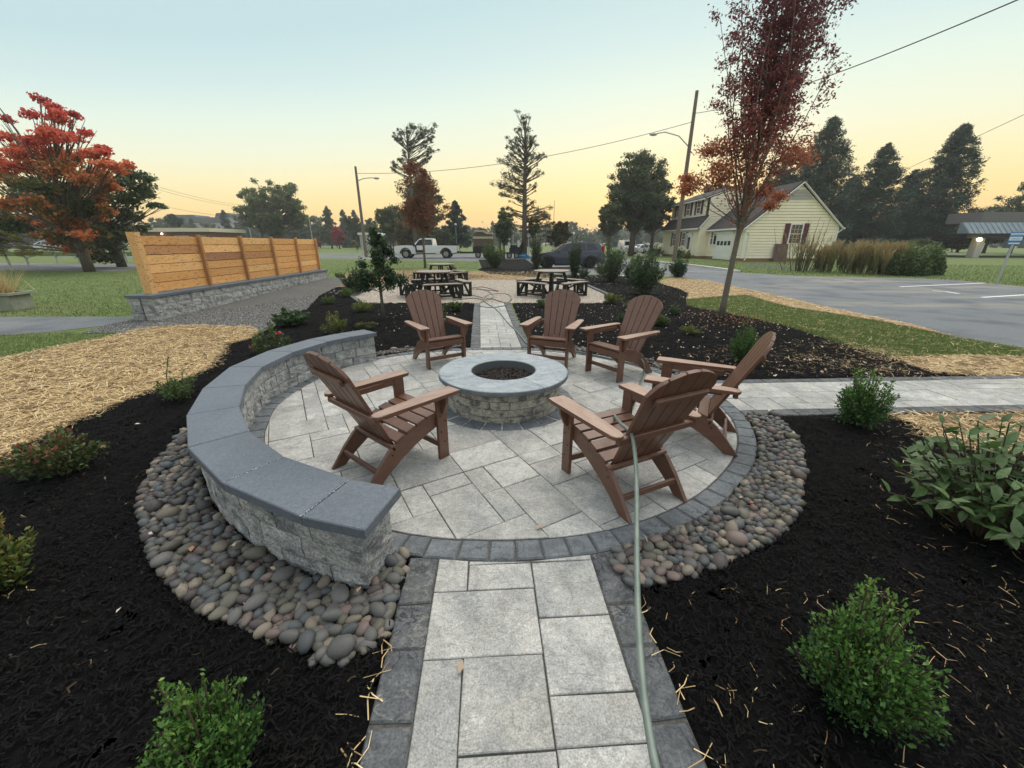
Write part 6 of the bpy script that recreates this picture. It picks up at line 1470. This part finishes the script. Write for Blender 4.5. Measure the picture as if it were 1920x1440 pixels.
carpoly('cab', [(-1.35, 1.15), (-.62, 1.82), (-.3, 1.88), (.55, 1.88), (.72, 1.82), (.8, 1.15)], W - .12, K['whitecar'], pk, 1.2, .3, bev=.03)
for sd in (-1, 1):
    y_ = sd * (W - .12) / 2
    carpoly('side_window', [(-.1, 1.24), (-.08, 1.76), (.6, 1.76), (.66, 1.24)], W, K['autoglass'], pk, 1.2, .3, min(y_, y_ + sd * .012), max(y_, y_ + sd * .012))
    carpoly('doorway', [(-1.0, .55), (-1.02, 1.2), (-.62, 1.72), (-.2, 1.78), (-.2, .55)], W, K['blackm'], pk, 1.2, .3, min(sd * .98, sd * 1.03), max(sd * .98, sd * 1.03))  # flat black panel painted in for the shaded inside of the open door
    MB().cbox((-1.1, sd * 1.12, 1.25), (.16, .22, .28)).obj('mirror', K['blackm'], pk, bev=.02)
    MB().cbox((-3.0, sd * .82, 1.0), (.2, .3, .22)).obj('headlight', K['lens'], pk); MB().cbox((3.05, sd * .92, .98), (.08, .14, .4)).obj('tail_light', K['redlamp'], pk)
    MB().cbox((0, sd * .97, .45), (1.9, .12, .08)).obj('running_board', K['blackm'], pk)
    for wx in (-2.0, 1.95):
        MB().tube([(wx + .53 * math.cos(a), sd * .985, .45 + .53 * math.sin(a)) for a in np.linspace(0, math.pi, 12)], .04, 6).obj('wheel_arch', K['blackm'], pk)
        wheel_parts(pk, wx, sd * .87, .42, .27, K['rim'], sd)
MB().cbox((-3.05, 0, .6), (.3, 1.98, .28)).obj('front_bumper', K['blackm'], pk, bev=.02); MB().cbox((3.12, 0, .6), (.2, 1.95, .2)).obj('rear_bumper', K['blackm'], pk, bev=.02)
MB().box(.85, 3.0, -.85, .85, .8, 1.19).obj('bed_floor', K['blackm'], pk)
# equipment trailers behind the pickup
K['tan'] = mat('tan painted steel', (.42, .36, .26), rough=.6); K['umber'] = mat('brown tarp', (.1, .075, .055), rough=.85)
K['bluep'] = mat('bright blue plastic', (.02, .2, .38), rough=.4)
tl = thing('equipment_trailer', 'dark equipment trailer carrying a tall brown and cream load behind the pickup', 'trailer', (-3.6, 48, 0))
MB().box(-2.4, 1.9, -1, 1, .5, .68).bar((-3.6, 0, .45), (-2.4, 0, .58), .1, .1).obj('deck', K['blackm'], tl)
for wx in (-.3, .6, 1.4): wheel_parts(tl, wx, -.95, .34, .2, K['rim'], -1)
MB().box(-.9, 1.6, -.9, .9, .7, 1.25).obj('machine_base', K['blackm'], tl, bev=.03); MB().box(-.8, 1.5, -.85, .85, 1.25, 2.05).obj('load_body', K['umber'], tl, bev=.05)
MB().box(-.85, 1.35, -.9, .9, 2.05, 2.32).obj('lower_band', K['tan'], tl, bev=.03); MB().box(-.6, 1.25, -.86, .86, 2.32, 2.7).obj('load_top', K['umber'], tl, bev=.05)
MB().prism([(-.65, 2.98), (.4, 2.98), (.8, 2.74), (1.4, 2.74), (1.4, 2.56), (.7, 2.56), (.3, 2.8), (-.65, 2.8)], -.9, .9, Matrix(((1, 0, 0, 0), (0, 0, 1, 0), (0, 1, 0, 0), (0, 0, 0, 1)))).obj('upper_band', K['tan'], tl)
t2 = thing('equipment_trailer', 'second dark trailer with tall black gate and pale boxes left of the pine', 'trailer', (.1, 46.2, 0))
MB().box(-1.5, 1.0, -.9, .9, .5, .65).box(-1.5, -1.35, -.9, .9, .65, 1.9).box(.9, 1.0, -.9, .9, .65, 1.6).box(-.4, .9, -.5, .5, .65, 1.4).obj('deck_and_gate', K['blackm'], t2)
for wx in (-.4, .4): wheel_parts(t2, wx, -.9, .32, .2, K['rim'], -1)
MB().box(-1.3, -.75, -.6, .5, 1.3, 2.1).obj('pale_box', K['lens'], t2); MB().box(-.55, -.3, -.6, .5, 1.1, 2.1).obj('pale_box', K['lens'], t2); MB().box(.5, .75, -.6, .4, 1.2, 1.9).obj('pale_box', K['lens'], t2)
bl = thing('blue_canoe', 'bright blue hull lying on the ground by the pine foot', 'boat', (1.15, 46.0, 0), scale=1)
MB().prism([(-1, .1), (-.7, .0), (.7, .0), (1, .15), (.5, .45), (-.3, .62), (-.6, .5)], -.4, .4, Matrix(((1, 0, 0, 0), (0, 0, 1, 0), (0, 1, 0, 0), (0, 0, 0, 1)))).obj('hull', K['bluep'], bl, bev=.06)
MB().box(-.5, .3, -.42, .42, .28, .34).obj('stripe', K['lens'], bl)
vn = thing('white_van', 'small white van parked right of the dark car, half hidden by laurels', 'van', (*at_base(1176, 62)[:1], 62, 0), R(90)); 
carpoly('body', [(-2.2, .4), (2.1, .4), (2.15, 1.0), (2.05, 2.0), (-1.2, 2.05), (-1.7, 1.2), (-2.2, 1.05)], 1.85, K['whitecar'], vn, 1.1, .15, bev=.05)
for sx, sy in ((-1.4, .8), (-1.4, -.8), (1.4, .8), (1.4, -.8)): wheel_parts(vn, sx, sy, .34, .22, K['rim'], 1 if sy > 0 else -1)
M = Matrix.Translation((-1.75, 0, 0)); MB().box(-.06, -.0, -.7, -.06, 1.25, 1.8, Matrix.Translation((-1.38, 0, 0)) @ Matrix.Rotation(0, 4, 'Y')).obj('rear_window', K['autoglass'], vn)
for sy in (-.42, .42): MB().cbox((2.1, sy, 1.5), (.12, .62, .6)).obj('rear_window', K['autoglass'], vn); MB().cbox((-1.5, sy, 1.55), (.25, .62, .55)).obj('windscreen', K['autoglass'], vn)
suv('white car parked right of the white van, behind the laurels', 'car', (at_base(1200, 66)[0], 66, 0), R(20), 'whitecar', 1, 'rim', low=True)
suv('white saloon car on the far lot behind the red maple', 'car', (at_base(86, 60)[0], 60, .55), R(0), 'whitecar', .95, 'rim', low=True)
suv('white car behind the green maple, left of the wooden screen', 'car', (at_base(208, 66)[0], 66, .5), R(0), 'whitecar', 1, 'rim', low=True)
suv('dark car at the far left edge lot', 'car', (at_base(135, 64)[0], 66, .5), R(180), 'navy', 1, 'rim', low=True)
b_ = MB(); b_.box(-70, -35, 54, 70, -.2, .5); tag(b_.obj('grass_terrace', K['grass_base']), kind='structure')

# ================================================================== POLES, LAMPS, WIRES
K['pole'] = mat('weathered pole', [(.3, (.12, .095, .075)), (.7, (.21, .17, .135))], 8, 6, .9, .4, stretch=(4, 4, .5))
K['galv'] = mat('galvanised steel', (.38, .39, .39), rough=.5, metal=.3)
def pole(u, Y, vt, r, label, m='pole', arm=None, cat='utility pole', name='utility_pole', group=None, ut=None):
    x = at_base(u, Y)[0]; H_ = Z(vt, Y); t = thing(name, label, cat, (x, Y, 0), group=group)
    MB().tube([(0, 0, 0), (0, 0, H_ * .5), (0, 0, H_)], [r, r * .85, r * .65], 10).obj('shaft', K[m], t)
    if arm:
        dx, z0, z1 = arm; zz = H_ - z0
        MB().tube([(0, 0, zz), (dx * .35, 0, zz + (z1) * .75), (dx * .75, 0, zz + z1), (dx, 0, zz + z1 * .9)], .045, 6).obj('arm', K['galv'], t)
        MB().ico((dx * 1.08, 0, zz + z1 * .85), .28, 2, (1.25, .55, .45)).obj('lamp_head', K['galv'], t, smooth=True)
    return t, Vector((x, Y, H_))
_, p1 = pole(1268, 38.5, 170, .2, 'tall wooden utility pole with a curved lamp arm left of the crimson tree', arm=(-3.0, 4.1, 1.15))
_, p2 = pole(684, 50, 312, .19, 'wooden lamp pole with curved arm above the far lawn', arm=(2.1, 1.5, .35))
MB()
_, p3 = pole(474, 100, 382, .16, 'pale utility pole behind the middle of the wooden screen', m='galv')
_, p4 = pole(587, 100, 404, .16, 'pale utility pole at the right end of the wooden screen', m='galv')
_, p5 = pole(742, 90, 388, .16, 'wooden pole left of the rust coloured tree')
lamp_g = 'far parking lot lamp posts'
for (u, Y, vt, lb) in ((856, 70, 421, 'lamp post with round lamp behind the white pickup'), (962, 62, 432, 'lamp post with round lamp just left of the ragged pine'), (1075, 75, 438, 'lamp post above the dark car roof'), (991, 60, 418, 'pale lamp post just right of the ragged pine'), (1037, 80, 375, 'thin tall mast between pine and dark tree')):
    t, pt_ = pole(u, Y, vt, .07, lb, m='galv', cat='lamp post', name='lamp_post', group=lamp_g)
    if vt > 420: MB().ico((0, 0, pt_.z), .22, 2).obj('lamp', K['lens'], t, smooth=True)
K['wire'] = mat('overhead cable', (.06, .06, .065), rough=.6)
def wire(a, b, sag, r, label):
    a, b = Vector(a), Vector(b); pts = [a.lerp(b, k / 24) - Vector((0, 0, sag * 4 * (k / 24) * (1 - k / 24))) for k in range(25)]
    tag(MB().tube(pts, r, 5).obj('overhead_wire', K['wire']), label, 'wire')
wire(p1 - Vector((0, 0, 1.6)), AT(1935, -12, 15), .5, .022, 'thick overhead cable from the utility pole to the upper right corner')
wire(p1 - Vector((0, 0, 2.2)), p2 - Vector((0, 0, .7)), 1.1, .022, 'overhead cable crossing the sky between the two lamp poles')
wire(AT(1480, 408, 62), AT(1960, 196, 24), .3, .015, 'thin overhead cable rising at the right past the spruces')
for k, (dv, lb) in enumerate(((0, 'upper cable at the left between maple and pole'), (4, 'second cable at the left between maple and pole'), (26, 'lower cable above the brick building'))):
    wire(AT(270, 342 + dv * 1.4, 60), p3 - Vector((0, 0, .3 + dv * .1)), .5, .02, lb)
for k, lb in enumerate(('topmost cable dropping from the screen end pole', 'second cable dropping from the screen end pole', 'third cable dropping from the screen end pole', 'lowest cable dropping from the screen end pole')):
    wire(p3 - Vector((0, 0, 2.2 + k * 1.1)), p4 - Vector((0, 0, 2.6 + k * 1.0)), .6, .02, lb.replace('dropping from', 'running left to'))
    wire(p4 - Vector((0, 0, 2.6 + k * .9)), AT(700, 445 + k * 5, 150), .8, .022, lb)

# ================================================================== FAR BUILDINGS
K['brick'] = mat('red brown brick', [(.3, (.15, .07, .05)), (.7, (.24, .12, .085))], 6, 5, .9); K['creamroof'] = mat('cream metal roof', (.6, .54, .42), rough=.5)
K['greywall'] = mat('pale grey wall', (.38, .37, .36), rough=.8); K['slate'] = mat('slate roof', (.09, .09, .1), rough=.9)
K['blueroof'] = mat('blue grey standing seam', [(.3, (.13, .17, .2)), (.7, (.19, .24, .27))], 2, 4, .5, spec=.5)
br = thing('brick_building', 'low red brick building with cream roof edge behind the wooden screen', 'building', (AT(330, 430, 78).x, 78, 0))
MB().box(-9, 6.2, 0, 9, 0, 3.6).obj('wall', K['brick'], br); MB().box(-9.6, 6.9, -1.0, 9.5, 3.6, 4.25).obj('roof', K['creamroof'], br)
for k, x_ in enumerate((-6.2, -4.8, .0, 1.4, 4.6)): w_ = MB().box(x_ - .6, x_ + .6, -.06, .02, 1.6, 2.9).obj('window', K['trim'], br); MB().box(x_ - .5, x_ + .5, -.08, -.062, 1.7, 2.8).obj('pane', K['glass'], w_)
K['lampon'] = mat('lit lamp', (1, .85, .8), rough=.5, emit=4); MB().ico((-2.6, -.35, 3.25), .17, 2).obj('wall_lamp', K['lampon'], br)
def farhouse(u, Y, z, w, h, rh, label, wm='greywall', rm='slate'):
    t = thing('far_building', label, 'building', (at_base(u, Y)[0], Y, z), group='buildings on the far hill')
    MB().box(-w / 2, w / 2, 0, 12, -6, h).obj('wall', K[wm], t)
    MB().prism([(-w / 2 - .6, h), (w / 2 + .6, h), (w / 2 - 2, h + rh), (-w / 2 + 2, h + rh)], -.6, 12.6, Matrix(((1, 0, 0, 0), (0, 0, 1, 0), (0, 1, 0, 0), (0, 0, 0, 1)))).obj('roof', K[rm], t)
    n = max(3, int(w / 4))
    for k in range(n): x_ = -w / 2 + (k + .5) * w / n; MB().box(x_ - .6, x_ + .6, -.12, 0, h * .3, h * .3 + 1.5).obj('window', K['glass'], t)
farhouse(385, 250, 8, 34, 5, 3, 'long pale building with slate roof on the far hill'); farhouse(432, 260, 10, 12, 4, 5, 'small gabled brick building on the far hill', 'brick')
farhouse(360, 260, 12, 16, 3, 3, 'white house at the left of the far hill'); farhouse(415, 235, 3, 40, 4, 1.5, 'lower long building on the far hill above the screen')
t = thing('far_house', 'small pale house visible through trees right of the lamp pole', 'house', (at_base(692, 105)[0], 105, 0))
MB().box(-2.2, 2.2, 0, 6, 0, 3.6).obj('wall', K['greywall'], t); MB().box(-2.5, 2.5, -.3, 6.3, 3.6, 4.1).obj('roof', K['trim'], t); MB().box(-1.2, 1.2, -.08, 0, 1.2, 2.4).obj('window', K['lens'], t)
# canopy building at the right
cb = thing('canopy_building', 'low canopy building with blue grey metal roof and pale pillar at the right', 'building', (53.2, 48, 0))
mb = MB(); mb.box(-1.0, 40, -.3, 10, 2.15, 2.65).obj('fascia', K['blackm'], cb)
MB().prism([(-.6, 2.65), (.5, 3.85), (.7, 3.85), (.7, 2.65)], -1.2, 40, Matrix(((0, 0, 1, 0), (1, 0, 0, 0), (0, 1, 0, 0), (0, 0, 0, 1)))).obj('roof', K['blueroof'], cb)
sm = MB()
for k in range(60): sm.bar((-1.1 + k * .62, -.62, 2.68), (-1.1 + k * .62, .5, 3.88), .03, .05, up=(1, 0, 0))
sm.obj('roof_seams', K['blueroof'], cb)
MB().box(1.5, 40, 1, 5, 3.85, 5.0).obj('upper_wall', mat('grey upper storey', (.16, .155, .15), rough=.9), cb)
for x_ in (.9, 13.5, 26): MB().prism([(x_, 0), (x_ + .75, 0), (x_ + .75, .75), (x_, .75)], 0, 2.15).obj('pillar', K['greywall'], cb)
MB().box(11.3, 14.8, -.36, -.3, 2.22, 2.4).obj('orange_sign', mat('orange sign light', (.8, .28, .08), emit=1.5), cb)
MB().ico((.4, -.5, 2.0), .2, 2, (1.5, 1, 1)).obj('ceiling_lamp', mat('warm lamp', (1, .75, .3), emit=10), cb); MB().ico((2.6, 1, 2.0), .1, 1).obj('ceiling_lamp', K['lampon'], cb); MB().ico((8.8, 1, 2.05), .1, 1).obj('ceiling_lamp', K['lampon'], cb)
sheet('concrete_path', [(43, 52), (80, 52), (80, 56), (43, 56)], .006, K['concrete'])
# parking sign
K['signblue'] = mat('sign blue', (.05, .19, .4), rough=.4); K['signwhite'] = mat('sign white', (.6, .68, .72), rough=.4)
sx, sy = G(1868, 533); ps = thing('parking_sign', 'blue and white parking sign on a galvanised post by the lot', 'sign', (sx, sy, 0), R(-20))
MB().box(-.035, .035, -.02, .02, 0, 2.15).obj('post', K['galv'], ps, bev=.006)
MB().box(-.2, .2, -.035, -.02, 1.55, 2.02).obj('panel', K['signblue'], ps)
MB().box(-.19, .19, -.041, -.036, 1.9, 1.98).box(-.19, .19, -.041, -.036, 1.7, 1.84).box(-.16, .16, -.041, -.036, 1.57, 1.62).obj('print', K['signwhite'], ps)
MB().box(-.13, .13, -.045, -.0415, 1.75, 1.77).box(-.15, .15, -.045, -.0415, 1.93, 1.945).obj('print_lines', K['signblue'], ps)

# ================================================================== HAZE
hz = MB().box(-940, 940, -70, 1510, -3, 32).mesh('haze'); hm = bpy.data.materials.new('haze'); hm.use_nodes = True
hm.node_tree.nodes.clear(); ho = hm.node_tree.nodes.new('ShaderNodeOutputMaterial'); pv = hm.node_tree.nodes.new('ShaderNodeVolumePrincipled')
pv.inputs['Color'].default_value = (.86, .9, .92, 1); pv.inputs['Density'].default_value = .0007; pv.inputs['Anisotropy'].default_value = .2
hm.node_tree.links.new(pv.outputs[0], ho.inputs['Volume'])
o = link('haze', hz, hm); o['kind'] = 'stuff'
